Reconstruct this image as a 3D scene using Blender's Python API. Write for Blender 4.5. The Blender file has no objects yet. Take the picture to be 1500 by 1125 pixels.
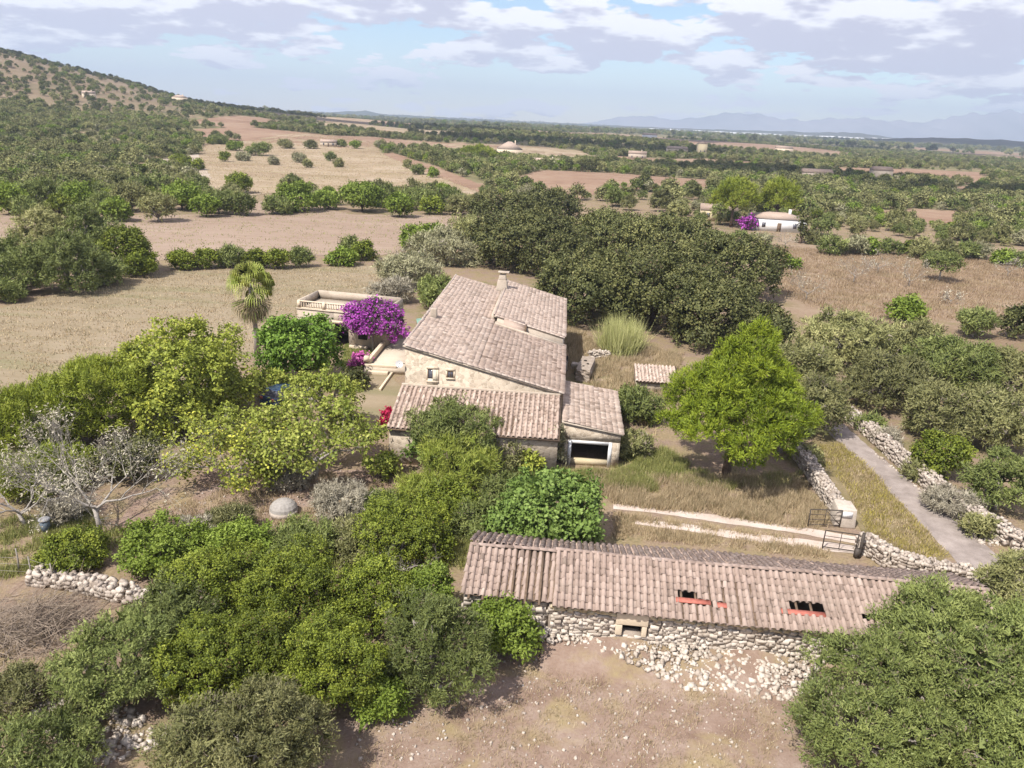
import bpy, bmesh, math, random
import numpy as np
from mathutils import Vector, Matrix

# ------------------------------------------------------------------ camera, sky, sun, exposure
SC = bpy.context.scene
COL = SC.collection
F, CX, CY, HC = 1100.0, 750.0, 562.5, 22.0
ROLL = math.atan(0.047)
PITCH = math.atan((CY - 176.0) / F)
fw = np.array([0, math.cos(PITCH), -math.sin(PITCH)])
u0 = np.array([0, math.sin(PITCH), math.cos(PITCH)])
r0 = np.array([1.0, 0, 0])
rt = r0 * math.cos(ROLL) + u0 * math.sin(ROLL)
up = -r0 * math.sin(ROLL) + u0 * math.cos(ROLL)
CAM = np.array([0, 0, HC])
cd = bpy.data.cameras.new('camera')
cam = bpy.data.objects.new('camera', cd)
COL.objects.link(cam)
cam.matrix_world = Matrix(((rt[0], up[0], -fw[0], 0), (rt[1], up[1], -fw[1], 0), (rt[2], up[2], -fw[2], HC), (0, 0, 0, 1)))
cd.sensor_width = 36.0
cd.lens = 36.0 * F / 1500.0
cd.clip_end = 60000.0
cd.clip_start = 0.5
SC.camera = cam

SUN_EL, SUN_AZ = math.radians(54), math.radians(222)   # azimuth from +Y clockwise: behind the camera to the left
sdir = Vector((math.sin(SUN_AZ) * math.cos(SUN_EL), math.cos(SUN_AZ) * math.cos(SUN_EL), math.sin(SUN_EL)))
W = bpy.data.worlds.new('World')
SC.world = W
W.use_nodes = True
wn, wl = W.node_tree.nodes, W.node_tree.links
wn.clear()


def wnode(t, **kw):
    n = wn.new(t)
    for k, v in kw.items():
        setattr(n, k, v)
    return n


def wmath(op, a, b=None, c=None):
    n = wn.new('ShaderNodeMath')
    n.operation = op
    for i, v in enumerate((a, b, c)):
        if v is None:
            continue
        if isinstance(v, (int, float)):
            n.inputs[i].default_value = v
        else:
            wl.new(v, n.inputs[i])
    return n.outputs[0]


sky = wnode('ShaderNodeTexSky', sky_type='NISHITA', sun_disc=False)
sky.sun_elevation, sky.sun_rotation = SUN_EL, SUN_AZ
sky.air_density, sky.dust_density, sky.ozone_density = 1.0, 0.05, 3.0
tc = wnode('ShaderNodeTexCoord')
sx = wnode('ShaderNodeSeparateXYZ')
wl.new(tc.outputs['Generated'], sx.inputs[0])
zc = wmath('ADD', wmath('MAXIMUM', sx.outputs[2], 0.0), 0.2)
cu, cv = wmath('DIVIDE', sx.outputs[0], zc), wmath('DIVIDE', sx.outputs[1], zc)


def cloud_noise(shift):
    k = wmath('SUBTRACT', 1.0, shift)
    cb = wnode('ShaderNodeCombineXYZ')
    wl.new(wmath('MULTIPLY', cu, k), cb.inputs[0])
    wl.new(wmath('MULTIPLY', cv, k), cb.inputs[1])
    cb.inputs[2].default_value = 3.7
    n = wnode('ShaderNodeTexNoise')
    n.inputs['Scale'].default_value = 0.95
    n.inputs['Detail'].default_value = 7.0
    n.inputs['Roughness'].default_value = 0.55
    wl.new(cb.outputs[0], n.inputs['Vector'])
    v = wnode('ShaderNodeTexVoronoi')
    v.inputs['Scale'].default_value = 2.3
    v.inputs['Detail'].default_value = 3.5
    v.inputs['Roughness'].default_value = 0.55
    v.inputs['Lacunarity'].default_value = 2.3
    wl.new(cb.outputs[0], v.inputs['Vector'])
    return wmath('ADD', wmath('MULTIPLY', n.outputs['Fac'], 0.8), wmath('MULTIPLY', wmath('SUBTRACT', 0.55, v.outputs['Distance']), 0.34))


n0, n1 = cloud_noise(0.0), cloud_noise(0.05)
thr = wnode('ShaderNodeMapRange')
wl.new(sx.outputs[2], thr.inputs[0])
for i, v in zip((1, 2, 3, 4), (0.0, 0.075, 0.29, 0.135)):
    thr.inputs[i].default_value = v
cov = wnode('ShaderNodeMapRange', interpolation_type='SMOOTHSTEP')
wl.new(wmath('SUBTRACT', n0, thr.outputs[0]), cov.inputs[0])
cov.inputs[1].default_value, cov.inputs[2].default_value = 0.0, 0.055
lit = wnode('ShaderNodeMapRange', interpolation_type='SMOOTHSTEP')
wl.new(wmath('SUBTRACT', wmath('SUBTRACT', n0, n1), wmath('MULTIPLY', wmath('SUBTRACT', n0, thr.outputs[0]), 0.55)), lit.inputs[0])
lit.inputs[1].default_value, lit.inputs[2].default_value = -0.10, 0.03
cc = wnode('ShaderNodeMix', data_type='RGBA')
wl.new(lit.outputs[0], cc.inputs['Factor'])
cc.inputs['A'].default_value = (4.5, 4.4, 5.3, 1)
cc.inputs['B'].default_value = (7.7, 7.6, 7.9, 1)
mx = wnode('ShaderNodeMix', data_type='RGBA')
wl.new(wmath('MULTIPLY', cov.outputs[0], 0.93), mx.inputs['Factor'])
wl.new(sky.outputs[0], mx.inputs['A'])
wl.new(cc.outputs['Result'], mx.inputs['B'])
bg = wnode('ShaderNodeBackground')
bg.inputs['Strength'].default_value = 0.13
wl.new(mx.outputs['Result'], bg.inputs['Color'])
wo = wnode('ShaderNodeOutputWorld')
wl.new(bg.outputs[0], wo.inputs['Surface'])

sl = bpy.data.lights.new('sun', 'SUN')
sl.energy, sl.angle, sl.color = 5.0, math.radians(0.53), (1.0, 0.955, 0.88)
sun = bpy.data.objects.new('sun', sl)
sun.rotation_euler = sdir.to_track_quat('Z', 'Y').to_euler()
sun.location = (-40, -20, 90)
COL.objects.link(sun)
SC.view_settings.view_transform = 'Standard'
SC.view_settings.look = 'None'
SC.view_settings.exposure = 0.36
SC.view_settings.gamma = 1.0
SC.cycles.use_denoising = True
SC.cycles.max_bounces = 5
SC.cycles.diffuse_bounces = 1
SC.cycles.glossy_bounces = 2
SC.cycles.transmission_bounces = 3
SC.cycles.volume_bounces = 0
SC.cycles.use_adaptive_sampling = True
SC.cycles.adaptive_threshold = 0.02
SC.cycles.caustics_reflective = False
SC.cycles.caustics_refractive = False

# ------------------------------------------------------------------ helpers
HX = np.array([-4000, -1500, -1000, -680, -570, -500, -445, -410, -355, -300, -250, -150, 0, 200, 420, 9e3])
HZ = np.array([180, 150, 112, 75, 56, 42, 29, 24, 20, 16, 13, 9, 6, 3, 0, 0.0])


def sstep(a, b, x):
    t = np.clip((x - a) / (b - a), 0, 1)
    return t * t * (3 - 2 * t)


def T(x, y):
    """height of the land: level round the farm, a hill rising far to the left"""
    x, y = np.asarray(x, float), np.asarray(y, float)
    A = np.interp(x * 1000.0 / np.maximum(y, 700.0), HX, HZ)
    s = sstep(205, 1000, y)
    s = np.where(y > 1000, 1 - 0.95 * sstep(1000, 2600, y), s)
    und = (1.6 * np.sin(x * 0.011 + 1) * np.sin(y * 0.009) + 0.8 * np.sin(x * 0.031 + y * 0.023)) * sstep(190, 420, np.hypot(x, y))
    far = 12 * np.sin(x * 0.0007 + 2) * np.sin(y * 0.0011) * sstep(2500, 6000, y)
    return A * s + und + far


def ray(px, py):
    return fw + rt * ((px - CX) / F) - up * ((py - CY) / F)


def at(px, py, z=0.0):
    d = ray(px, py)
    return CAM + d * ((z - HC) / d[2])


def atY(px, py, y):
    d = ray(px, py)
    return CAM + d * (y / d[1])


def ground(px, py):
    d = ray(px, py)
    t = 15.0
    while t < 20000:
        p = CAM + d * t
        if p[2] <= float(T(p[0], p[1])):
            break
        t *= 1.006
    p[2] = float(T(p[0], p[1]))
    return p


def pxm(p):
    return F / float((np.asarray(p) - CAM) @ fw)


def mesh_np(name, V, Fc, tone=None, smooth=False, fmat=None):
    """mesh from numpy: faces all with the same corner count, or a list of such arrays"""
    me = bpy.data.meshes.new(name)
    V = np.asarray(V, np.float32)
    fs = Fc if isinstance(Fc, list) else [Fc]
    fs = [np.asarray(f, np.int32) for f in fs if len(f)]
    me.vertices.add(len(V))
    me.vertices.foreach_set('co', V.ravel())
    li = np.concatenate([f.ravel() for f in fs])
    tot = np.concatenate([np.full(len(f), f.shape[1], np.int32) for f in fs])
    st = np.concatenate([[0], np.cumsum(tot)[:-1]]).astype(np.int32)
    me.loops.add(len(li))
    me.loops.foreach_set('vertex_index', li.astype(np.int32))
    me.polygons.add(len(tot))
    me.polygons.foreach_set('loop_start', st)
    me.polygons.foreach_set('loop_total', tot)
    if fmat is not None:
        me.polygons.foreach_set('material_index', np.asarray(fmat, np.int32))
    if smooth:
        me.polygons.foreach_set('use_smooth', np.ones(len(tot), bool))
    if tone is not None:
        a = me.attributes.new('tone', 'FLOAT', 'POINT')
        a.data.foreach_set('value', np.asarray(tone, np.float32))
    me.update(calc_edges=True)
    return me


def link(name, me, mat=None, parent=None):
    o = bpy.data.objects.new(name, me)
    COL.objects.link(o)
    if mat is not None:
        for m in (mat if isinstance(mat, (list, tuple)) else [mat]):
            me.materials.append(m)
    if parent is not None:
        o.parent = parent
    return o


def tag(o, label=None, cat=None, group=None, kind=None):
    if label:
        o['label'] = label
    if cat:
        o['category'] = cat
    if group:
        o['group'] = group
    if kind:
        o['kind'] = kind
    return o


def thing(name, label, cat, loc=(0, 0, 0), rz=0.0, group=None):
    o = bpy.data.objects.new(name, None)
    o.empty_display_size = 0.2
    COL.objects.link(o)
    o.location = loc
    o.rotation_euler = (0, 0, rz)
    return tag(o, label, cat, group)


class MB:
    """collects boxes, prisms and tubes into one mesh"""

    def __init__(s):
        s.v, s.q, s.t, s.n = [], [], [], 0

    def add(s, V, Q=None, Tn=None):
        V = np.asarray(V, float)
        if Q is not None and len(Q):
            s.q.append(np.asarray(Q, int) + s.n)
        if Tn is not None and len(Tn):
            s.t.append(np.asarray(Tn, int) + s.n)
        s.v.append(V)
        s.n += len(V)
        return s

    def box(s, a, b, M=None):
        (x0, y0, z0), (x1, y1, z1) = a, b
        V = np.array([(x0, y0, z0), (x1, y0, z0), (x1, y1, z0), (x0, y1, z0), (x0, y0, z1), (x1, y0, z1), (x1, y1, z1), (x0, y1, z1)], float)
        return s.hexa(V if M is None else np.array([M @ Vector(p) for p in V]))

    def hexa(s, V):
        return s.add(V, [(0, 3, 2, 1), (4, 5, 6, 7), (0, 1, 5, 4), (1, 2, 6, 5), (2, 3, 7, 6), (3, 0, 4, 7)])

    def tube(s, pts, rad, n=7, cap=True):
        V, Q, Tn = tube_np(pts, rad, n)
        s.add(V, Q, Tn if cap else None)
        return s

    def mesh(s, name, tone=None, smooth=False):
        fs = []
        if s.q:
            fs.append(np.concatenate(s.q))
        if s.t:
            fs.append(np.concatenate(s.t))
        V = np.concatenate(s.v)
        return mesh_np(name, V, fs, np.full(len(V), 0.5) if tone is None else tone, smooth)

    def build(s, name, mat, parent=None, smooth=False, bevel=0.0):
        o = link(name, s.mesh(name, None, smooth), mat, parent)
        if bevel:
            m = o.modifiers.new('bevel', 'BEVEL')
            m.width, m.segments, m.limit_method = bevel, 2, 'ANGLE'
        return o


def tube_np(pts, rad, n=7):
    P = np.asarray(pts, float)
    R = np.asarray(rad, float) * np.ones(len(P))
    tan = np.gradient(P, axis=0)
    tan /= np.linalg.norm(tan, axis=1, keepdims=True) + 1e-9
    ref = np.where(np.abs(tan[:, 2:3]) > 0.9, np.array([[1.0, 0, 0]]), np.array([[0, 0, 1.0]]))
    a = np.cross(tan, ref)
    a /= np.linalg.norm(a, axis=1, keepdims=True) + 1e-9
    b = np.cross(tan, a)
    th = np.linspace(0, 2 * math.pi, n, endpoint=False)
    V = (P[:, None, :] + R[:, None, None] * (a[:, None, :] * np.cos(th)[None, :, None] + b[:, None, :] * np.sin(th)[None, :, None])).reshape(-1, 3)
    i, j = np.meshgrid(np.arange(len(P) - 1), np.arange(n), indexing='ij')
    q = np.stack([i * n + j, i * n + (j + 1) % n, (i + 1) * n + (j + 1) % n, (i + 1) * n + j], -1).reshape(-1, 4)
    V = np.concatenate([V, P[:1], P[-1:]])
    k = len(P) * n
    t0 = [(k, (jj + 1) % n, jj) for jj in range(n)]
    t1 = [(k + 1, (len(P) - 1) * n + jj, (len(P) - 1) * n + (jj + 1) % n) for jj in range(n)]
    return V, q, np.array(t0 + t1)


def inside(poly, X, Y):
    """points in polygon, vectorised"""
    poly = np.asarray(poly, float)[:, :2]
    X, Y = np.asarray(X, float), np.asarray(Y, float)
    c = np.zeros(X.shape, bool)
    x1, y1 = poly[-1]
    for x2, y2 in poly:
        m = ((y2 > Y) != (y1 > Y)) & (X < (x1 - x2) * (Y - y2) / (y1 - y2 + 1e-12) + x2)
        c ^= m
        x1, y1 = x2, y2
    return c


# ------------------------------------------------------------------ materials
def new_mat(name):
    m = bpy.data.materials.new(name)
    m.use_nodes = True
    nt = m.node_tree
    nt.nodes.clear()
    out = nt.nodes.new('ShaderNodeOutputMaterial')
    return m, nt, out


def ramp(nt, fac, stops):
    r = nt.nodes.new('ShaderNodeValToRGB')
    e = r.color_ramp.elements
    while len(e) < len(stops):
        e.new(0.5)
    for el, (p, c) in zip(e, stops):
        el.position = p
        el.color = (*c, 1)
    nt.links.new(fac, r.inputs[0])
    return r.outputs[0]


def noise(nt, scale, detail=5, rough=0.55, coord='obj', dist=0.0, stretch=None):
    n = nt.nodes.new('ShaderNodeTexNoise')
    n.inputs['Scale'].default_value = scale
    n.inputs['Detail'].default_value = detail
    n.inputs['Roughness'].default_value = rough
    n.inputs['Distortion'].default_value = dist
    if coord == 'pos':
        g = nt.nodes.new('ShaderNodeNewGeometry').outputs['Position']
    else:
        g = nt.nodes.new('ShaderNodeTexCoord').outputs['Object']
    if stretch:
        mp = nt.nodes.new('ShaderNodeMapping')
        mp.inputs['Scale'].default_value = stretch[:3]
        if len(stretch) > 3:
            mp.inputs['Rotation'].default_value = (0, 0, stretch[3])
        nt.links.new(g, mp.inputs[0])
        g = mp.outputs[0]
    nt.links.new(g, n.inputs['Vector'])
    return n.outputs['Fac']


def mixc(nt, fac, a, b, mode='MIX'):
    m = nt.nodes.new('ShaderNodeMix')
    m.data_type, m.blend_type = 'RGBA', mode
    for k, v in (('Factor', fac), ('A', a), ('B', b)):
        if isinstance(v, (int, float)):
            m.inputs[k].default_value = v
        elif isinstance(v, tuple):
            m.inputs[k].default_value = (*v, 1)
        else:
            nt.links.new(v, m.inputs[k])
    return m.outputs['Result']


def nmath(nt, op, a, b):
    n = nt.nodes.new('ShaderNodeMath')
    n.operation = op
    for i, v in enumerate((a, b)):
        if isinstance(v, (int, float)):
            n.inputs[i].default_value = v
        else:
            nt.links.new(v, n.inputs[i])
    return n.outputs[0]


def finish(nt, out, col, rough=0.9, bump=None, bstr=0.3, bdist=0.05, spec=0.2, metal=0.0):
    b = nt.nodes.new('ShaderNodeBsdfPrincipled')
    b.inputs['Roughness'].default_value = rough
    b.inputs['Specular IOR Level'].default_value = spec
    b.inputs['Metallic'].default_value = metal
    if isinstance(col, tuple):
        b.inputs['Base Color'].default_value = (*col, 1)
    else:
        nt.links.new(col, b.inputs['Base Color'])
    if bump is not None:
        bp = nt.nodes.new('ShaderNodeBump')
        bp.inputs['Strength'].default_value = bstr
        bp.inputs['Distance'].default_value = bdist
        nt.links.new(bump, bp.inputs['Height'])
        nt.links.new(bp.outputs[0], b.inputs['Normal'])
    nt.links.new(b.outputs[0], out.inputs['Surface'])
    return b


def attr(nt, name='tone'):
    a = nt.nodes.new('ShaderNodeAttribute')
    a.attribute_name = name
    return a.outputs['Fac']


LEAF_GAIN = 1.75


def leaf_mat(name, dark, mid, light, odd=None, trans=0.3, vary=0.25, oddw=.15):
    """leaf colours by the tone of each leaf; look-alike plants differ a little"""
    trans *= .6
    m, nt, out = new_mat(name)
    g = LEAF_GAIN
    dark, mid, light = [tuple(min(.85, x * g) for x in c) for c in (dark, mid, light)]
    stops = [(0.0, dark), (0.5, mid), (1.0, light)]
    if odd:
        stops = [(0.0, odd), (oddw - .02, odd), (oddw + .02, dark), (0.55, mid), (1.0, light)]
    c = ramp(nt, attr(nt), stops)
    oi = nt.nodes.new('ShaderNodeObjectInfo')
    hs = nt.nodes.new('ShaderNodeHueSaturation')
    mr = nt.nodes.new('ShaderNodeMapRange')
    mr.inputs[3].default_value, mr.inputs[4].default_value = 1 - vary, 1 + vary
    nt.links.new(oi.outputs['Random'], mr.inputs[0])
    nt.links.new(mr.outputs[0], hs.inputs['Value'])
    nt.links.new(c, hs.inputs['Color'])
    b = nt.nodes.new('ShaderNodeBsdfPrincipled')
    b.inputs['Roughness'].default_value = 0.6
    b.inputs['Specular IOR Level'].default_value = 0.25
    nt.links.new(hs.outputs[0], b.inputs['Base Color'])
    tr = nt.nodes.new('ShaderNodeBsdfTranslucent')
    nt.links.new(hs.outputs[0], tr.inputs['Color'])
    ms = nt.nodes.new('ShaderNodeMixShader')
    ms.inputs[0].default_value = trans
    nt.links.new(b.outputs[0], ms.inputs[1])
    nt.links.new(tr.outputs[0], ms.inputs[2])
    nt.links.new(ms.outputs[0], out.inputs['Surface'])
    return m


def flat_mat(name, c, rough=0.8, metal=0.0, var=0.25, scale=6.0, spec=0.3):
    m, nt, out = new_mat(name)
    n = noise(nt, scale, 5)
    col = ramp(nt, n, [(0.25, tuple(x * (1 - var) for x in c)), (0.75, tuple(min(1, x * (1 + var)) for x in c))])
    finish(nt, out, col, rough, n, 0.2, 0.01, spec, metal)
    return m


def soil_mat(name, cols, grain=5.0, big=0.12, furrow=None, bump=0.5, streak=.45, stubble=None):
    m, nt, out = new_mat(name)
    cols = [(c[0] * .76, c[1] * .75, c[2] * .81) for c in cols]
    a = noise(nt, big, 6, 0.6, 'pos')
    b = noise(nt, grain, 6, 0.7, 'pos')
    c = noise(nt, grain * 0.13, 5, 0.6, 'pos')
    f = nmath(nt, 'ADD', nmath(nt, 'MULTIPLY', a, 0.5), nmath(nt, 'ADD', nmath(nt, 'MULTIPLY', b, 0.25), nmath(nt, 'MULTIPLY', c, 0.25)))
    col = ramp(nt, f, [(0.36, cols[0]), (0.48, cols[1]), (0.6, cols[2])])
    h = b
    if furrow:
        s = noise(nt, 1.0, 4, 0.6, 'pos', 0.0, furrow)
        col = mixc(nt, streak, col, ramp(nt, s, [(0.38, cols[0]), (0.62, cols[2])]))
        h = nmath(nt, 'ADD', b, s)
    if stubble:
        s = noise(nt, 1.0, 5, 0.65, 'pos', 0.3, stubble[0])
        fac = ramp(nt, s, [(0.5, (0, 0, 0)), (0.66, (0.8, 0.8, 0.8))])
        col = mixc(nt, fac, col, stubble[1])
    finish(nt, out, col, 0.95, h, bump, 0.08, 0.1)
    return m


MAT = {}
# open ground
m, nt, out = new_mat('ground_mix')
g1 = noise(nt, 0.045, 6, 0.62, 'pos')
g2 = noise(nt, 0.6, 6, 0.65, 'pos', 0.4)
g3 = noise(nt, 6.0, 6, 0.7, 'pos')
soil = ramp(nt, g3, [(0.3, (0.19, 0.132, 0.096)), (0.55, (0.28, 0.203, 0.150)), (0.75, (0.385, 0.30, 0.235))])
straw = ramp(nt, g3, [(0.3, (0.20, 0.15, 0.085)), (0.7, (0.36, 0.275, 0.17))])
weed = ramp(nt, g3, [(0.3, (0.10, 0.095, 0.04)), (0.7, (0.22, 0.20, 0.095))])
col = mixc(nt, ramp(nt, g2, [(0.42, (0, 0, 0)), (0.56, (1, 1, 1))]), soil, straw)
col = mixc(nt, ramp(nt, nmath(nt, 'ADD', nmath(nt, 'MULTIPLY', g1, 0.55), nmath(nt, 'MULTIPLY', g2, 0.45)), [(0.5, (0, 0, 0)), (0.6, (0.75, 0.75, 0.75))]), col, weed)
mq = ramp(nt, noise(nt, 0.05, 7, 0.7, 'pos'), [(0.3, (0.10, 0.105, 0.045)), (0.5, (0.19, 0.17, 0.085)), (0.62, (0.31, 0.22, 0.15))])
col = mixc(nt, attr(nt, 'maquis'), col, mq)
rs = ramp(nt, noise(nt, 0.025, 7, 0.65, 'pos'), [(0.3, (0.15, 0.13, 0.075)), (0.5, (0.225, 0.165, 0.112)), (0.7, (0.30, 0.225, 0.16))])
col = mixc(nt, attr(nt, 'slope'), col, rs)
finish(nt, out, col, 0.95, g3, 0.5, 0.08, 0.1)
MAT['ground'] = m
MAT['plough'] = soil_mat('plough_soil', [(0.34, 0.245, 0.168), (0.415, 0.31, 0.215), (0.475, 0.365, 0.262)], 2.0, 0.03, (0.02, 0.75, 1, 0.03), 0.5)
MAT['stubble'] = soil_mat('stubble', [(0.27, 0.215, 0.125), (0.36, 0.29, 0.175), (0.45, 0.365, 0.24)], 3.0, 0.05, (0.025, 0.8, 1, -0.42), 0.5, .2, stubble=((0.03, 0.25, 1, -0.42), (0.22, 0.20, 0.11)))
MAT['pasture'] = soil_mat('pasture', [(0.30, 0.21, 0.12), (0.43, 0.33, 0.205), (0.54, 0.43, 0.29)], 1.2, 0.03, None, 0.3, stubble=((0.05, 0.3, 1, 0.0), (0.26, 0.22, 0.11)))
MAT['meadow'] = soil_mat('meadow', [(0.24, 0.17, 0.10), (0.34, 0.245, 0.155), (0.44, 0.34, 0.225)], 1.6, 0.045, None, 0.6, stubble=((0.16, 0.2, 1, 0.0), (0.2, 0.165, 0.08)))
MAT['fallow'] = soil_mat('fallow', [(0.26, 0.165, 0.1), (0.36, 0.235, 0.15), (0.43, 0.31, 0.2)], 1.0, 0.03, None, 0.3)
MAT['chalk'] = soil_mat('chalk', [(0.42, 0.33, 0.23), (0.56, 0.46, 0.34), (0.64, 0.56, 0.44)], 2.0, 0.1, None, 0.3)
MAT['rut'] = soil_mat('rut', [(0.54, 0.43, 0.32), (0.72, 0.60, 0.47), (0.82, 0.72, 0.59)], 8.0, 0.4, None, 0.3)
MAT['dirt'] = soil_mat('dirt', [(0.26, 0.175, 0.12), (0.365, 0.26, 0.185), (0.47, 0.36, 0.27)], 7.0, 0.5, None, 0.6, stubble=((0.35, 0.35, 1, 0.3), (0.33, 0.26, 0.135)))
MAT['verge'] = soil_mat('verge', [(0.17, 0.14, 0.055), (0.27, 0.22, 0.10), (0.38, 0.30, 0.18)], 6.0, 0.6, None, 0.6)
MAT['lawn'] = soil_mat('lawn', [(0.09, 0.12, 0.025), (0.15, 0.18, 0.045), (0.26, 0.24, 0.09)], 8.0, 0.5, None, 0.5)
MAT['asphalt'] = soil_mat('asphalt', [(0.28, 0.235, 0.19), (0.40, 0.34, 0.28), (0.52, 0.445, 0.37)], 12.0, 0.5, None, 0.15)


def tile_mat(name, cs):
    m, nt, out = new_mat(name)
    n = noise(nt, 9.0, 6, 0.7, 'pos')
    n2 = noise(nt, 0.55, 5, 0.6, 'pos')
    f = nmath(nt, 'ADD', nmath(nt, 'MULTIPLY', attr(nt), 0.6), nmath(nt, 'MULTIPLY', n, 0.4))
    col = ramp(nt, f, [(0.15, cs[0]), (0.45, cs[1]), (0.7, cs[2]), (0.9, cs[3])])
    lich = ramp(nt, nmath(nt, 'ADD', nmath(nt, 'MULTIPLY', n, 0.5), nmath(nt, 'MULTIPLY', n2, 0.5)), [(0.52, (0, 0, 0)), (0.64, (0.55, 0.55, 0.55))])
    col = mixc(nt, lich, col, (0.30, 0.245, 0.20))
    finish(nt, out, col, 0.9, n, 0.35, 0.02, 0.15)
    return m


MAT['tile'] = tile_mat('old_clay_tile', [(0.22, 0.158, 0.122), (0.42, 0.315, 0.255), (0.52, 0.405, 0.335), (0.64, 0.535, 0.44)])
MAT['tile_barn'] = tile_mat('weathered_barn_tile', [(0.20, 0.15, 0.122), (0.36, 0.268, 0.222), (0.44, 0.338, 0.285), (0.53, 0.43, 0.365)])
MAT['tile_pale'] = tile_mat('pale_clay_tile', [(0.28, 0.207, 0.16), (0.50, 0.385, 0.315), (0.60, 0.48, 0.40), (0.70, 0.595, 0.50)])


def stone_mat(name, cs, scale=3.0, mortar=None, msize=2.2):
    m, nt, out = new_mat(name)
    n = noise(nt, scale, 7, 0.65, 'pos')
    n2 = noise(nt, scale * 6, 5, 0.7, 'pos')
    f = nmath(nt, 'ADD', nmath(nt, 'MULTIPLY', n, 0.45), nmath(nt, 'ADD', nmath(nt, 'MULTIPLY', n2, 0.2), nmath(nt, 'MULTIPLY', attr(nt), 0.35)))
    col = ramp(nt, f, [(0.3, cs[0]), (0.5, cs[1]), (0.7, cs[2])])
    h = n2
    if mortar:
        v = nt.nodes.new('ShaderNodeTexVoronoi')
        v.feature = 'DISTANCE_TO_EDGE'
        v.inputs['Scale'].default_value = msize
        g = nt.nodes.new('ShaderNodeNewGeometry').outputs['Position']
        nt.links.new(g, v.inputs['Vector'])
        v2 = nt.nodes.new('ShaderNodeTexVoronoi')
        v2.inputs['Scale'].default_value = msize
        nt.links.new(g, v2.inputs['Vector'])
        sp_ = nt.nodes.new('ShaderNodeSeparateColor')
        nt.links.new(v2.outputs['Color'], sp_.inputs[0])
        col = mixc(nt, .55, col, ramp(nt, sp_.outputs[0], [(0.1, cs[0]), (0.5, cs[1]), (0.9, cs[2])]))
        e = ramp(nt, v.outputs['Distance'], [(0.0, (1, 1, 1)), (0.08, (0, 0, 0))])
        col = mixc(nt, nmath(nt, 'MULTIPLY', e, 0.55), col, mortar)
        h = nmath(nt, 'SUBTRACT', n2, nmath(nt, 'MULTIPLY', e, 0.8))
    finish(nt, out, col, 0.92, h, 0.5, 0.04, 0.15)
    return m


MAT['limestone'] = stone_mat('limestone', [(0.32, 0.26, 0.21), (0.54, 0.465, 0.39), (0.68, 0.60, 0.52)])
MAT['rubble'] = stone_mat('field_stone', [(0.27, 0.215, 0.175), (0.46, 0.39, 0.33), (0.62, 0.54, 0.46)])
MAT['gable'] = stone_mat('gable_masonry', [(0.28, 0.22, 0.165), (0.50, 0.41, 0.315), (0.64, 0.545, 0.43)], 2.6, (0.66, 0.57, 0.46), 4.2)
MAT['ashlar'] = stone_mat('sandy_ashlar', [(0.46, 0.36, 0.22), (0.60, 0.50, 0.33), (0.68, 0.58, 0.41)], 2.0)
MAT['core'] = stone_mat('wall_core', [(0.24, 0.19, 0.15), (0.36, 0.295, 0.24), (0.48, 0.41, 0.34)])
MAT['plaster'] = stone_mat('stained_plaster', [(0.30, 0.235, 0.18), (0.48, 0.40, 0.32), (0.60, 0.52, 0.43)], 1.4)
MAT['cream'] = flat_mat('cream_plaster', (0.68, 0.56, 0.42), 0.9, 0, 0.1)
MAT['white'] = flat_mat('whitewash', (0.78, 0.77, 0.76), 0.85, 0, 0.06)
MAT['paving'] = stone_mat('terrace_paving', [(0.42, 0.34, 0.26), (0.54, 0.455, 0.36), (0.62, 0.54, 0.44)], 1.2)
MAT['iron'] = flat_mat('rusty_iron', (0.09, 0.075, 0.065), 0.7, 0.4, 0.35)
MAT['redplank'] = flat_mat('red_insulation_sheet', (0.46, 0.15, 0.11), 0.7, 0, 0.2)
MAT['wood'] = flat_mat('old_wood', (0.16, 0.11, 0.075), 0.9, 0, 0.35)
MAT['shutter'] = flat_mat('pale_shutter', (0.62, 0.55, 0.43), 0.8, 0, 0.1)
MAT['dark'] = flat_mat('painted_opening_shade', (0.03, 0.025, 0.02), 0.95, 0, 0.3)  # near-black colour standing in for the shade inside openings
MAT['bark'] = flat_mat('brown_bark', (0.15, 0.105, 0.075), 0.95, 0, 0.4, 9)
MAT['greybark'] = flat_mat('grey_bark', (0.30, 0.265, 0.23), 0.95, 0, 0.4, 9)
MAT['palebark'] = flat_mat('bleached_bark', (0.36, 0.32, 0.28), 0.95, 0, 0.35, 7)
MAT['twig'] = flat_mat('dry_twig', (0.33, 0.26, 0.20), 0.95, 0, 0.3, 3)
m, nt, out = new_mat('window_glass')
finish(nt, out, (0.10, 0.10, 0.12), 0.12, spec=0.6)
MAT['glass'] = m
m, nt, out = new_mat('blue_car_paint')
b = finish(nt, out, (0.035, 0.07, 0.15), 0.28, spec=0.6)
b.inputs['Coat Weight'].default_value = 0.6
MAT['paint'] = m
MAT['rubber'] = flat_mat('tyre_rubber', (0.02, 0.02, 0.02), 0.85)
MAT['bin'] = flat_mat('grey_plastic', (0.12, 0.15, 0.18), 0.5, 0, 0.1)
MAT['tarp'] = flat_mat('green_tarpaulin', (0.25, 0.42, 0.33), 0.6, 0, 0.15)

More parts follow.
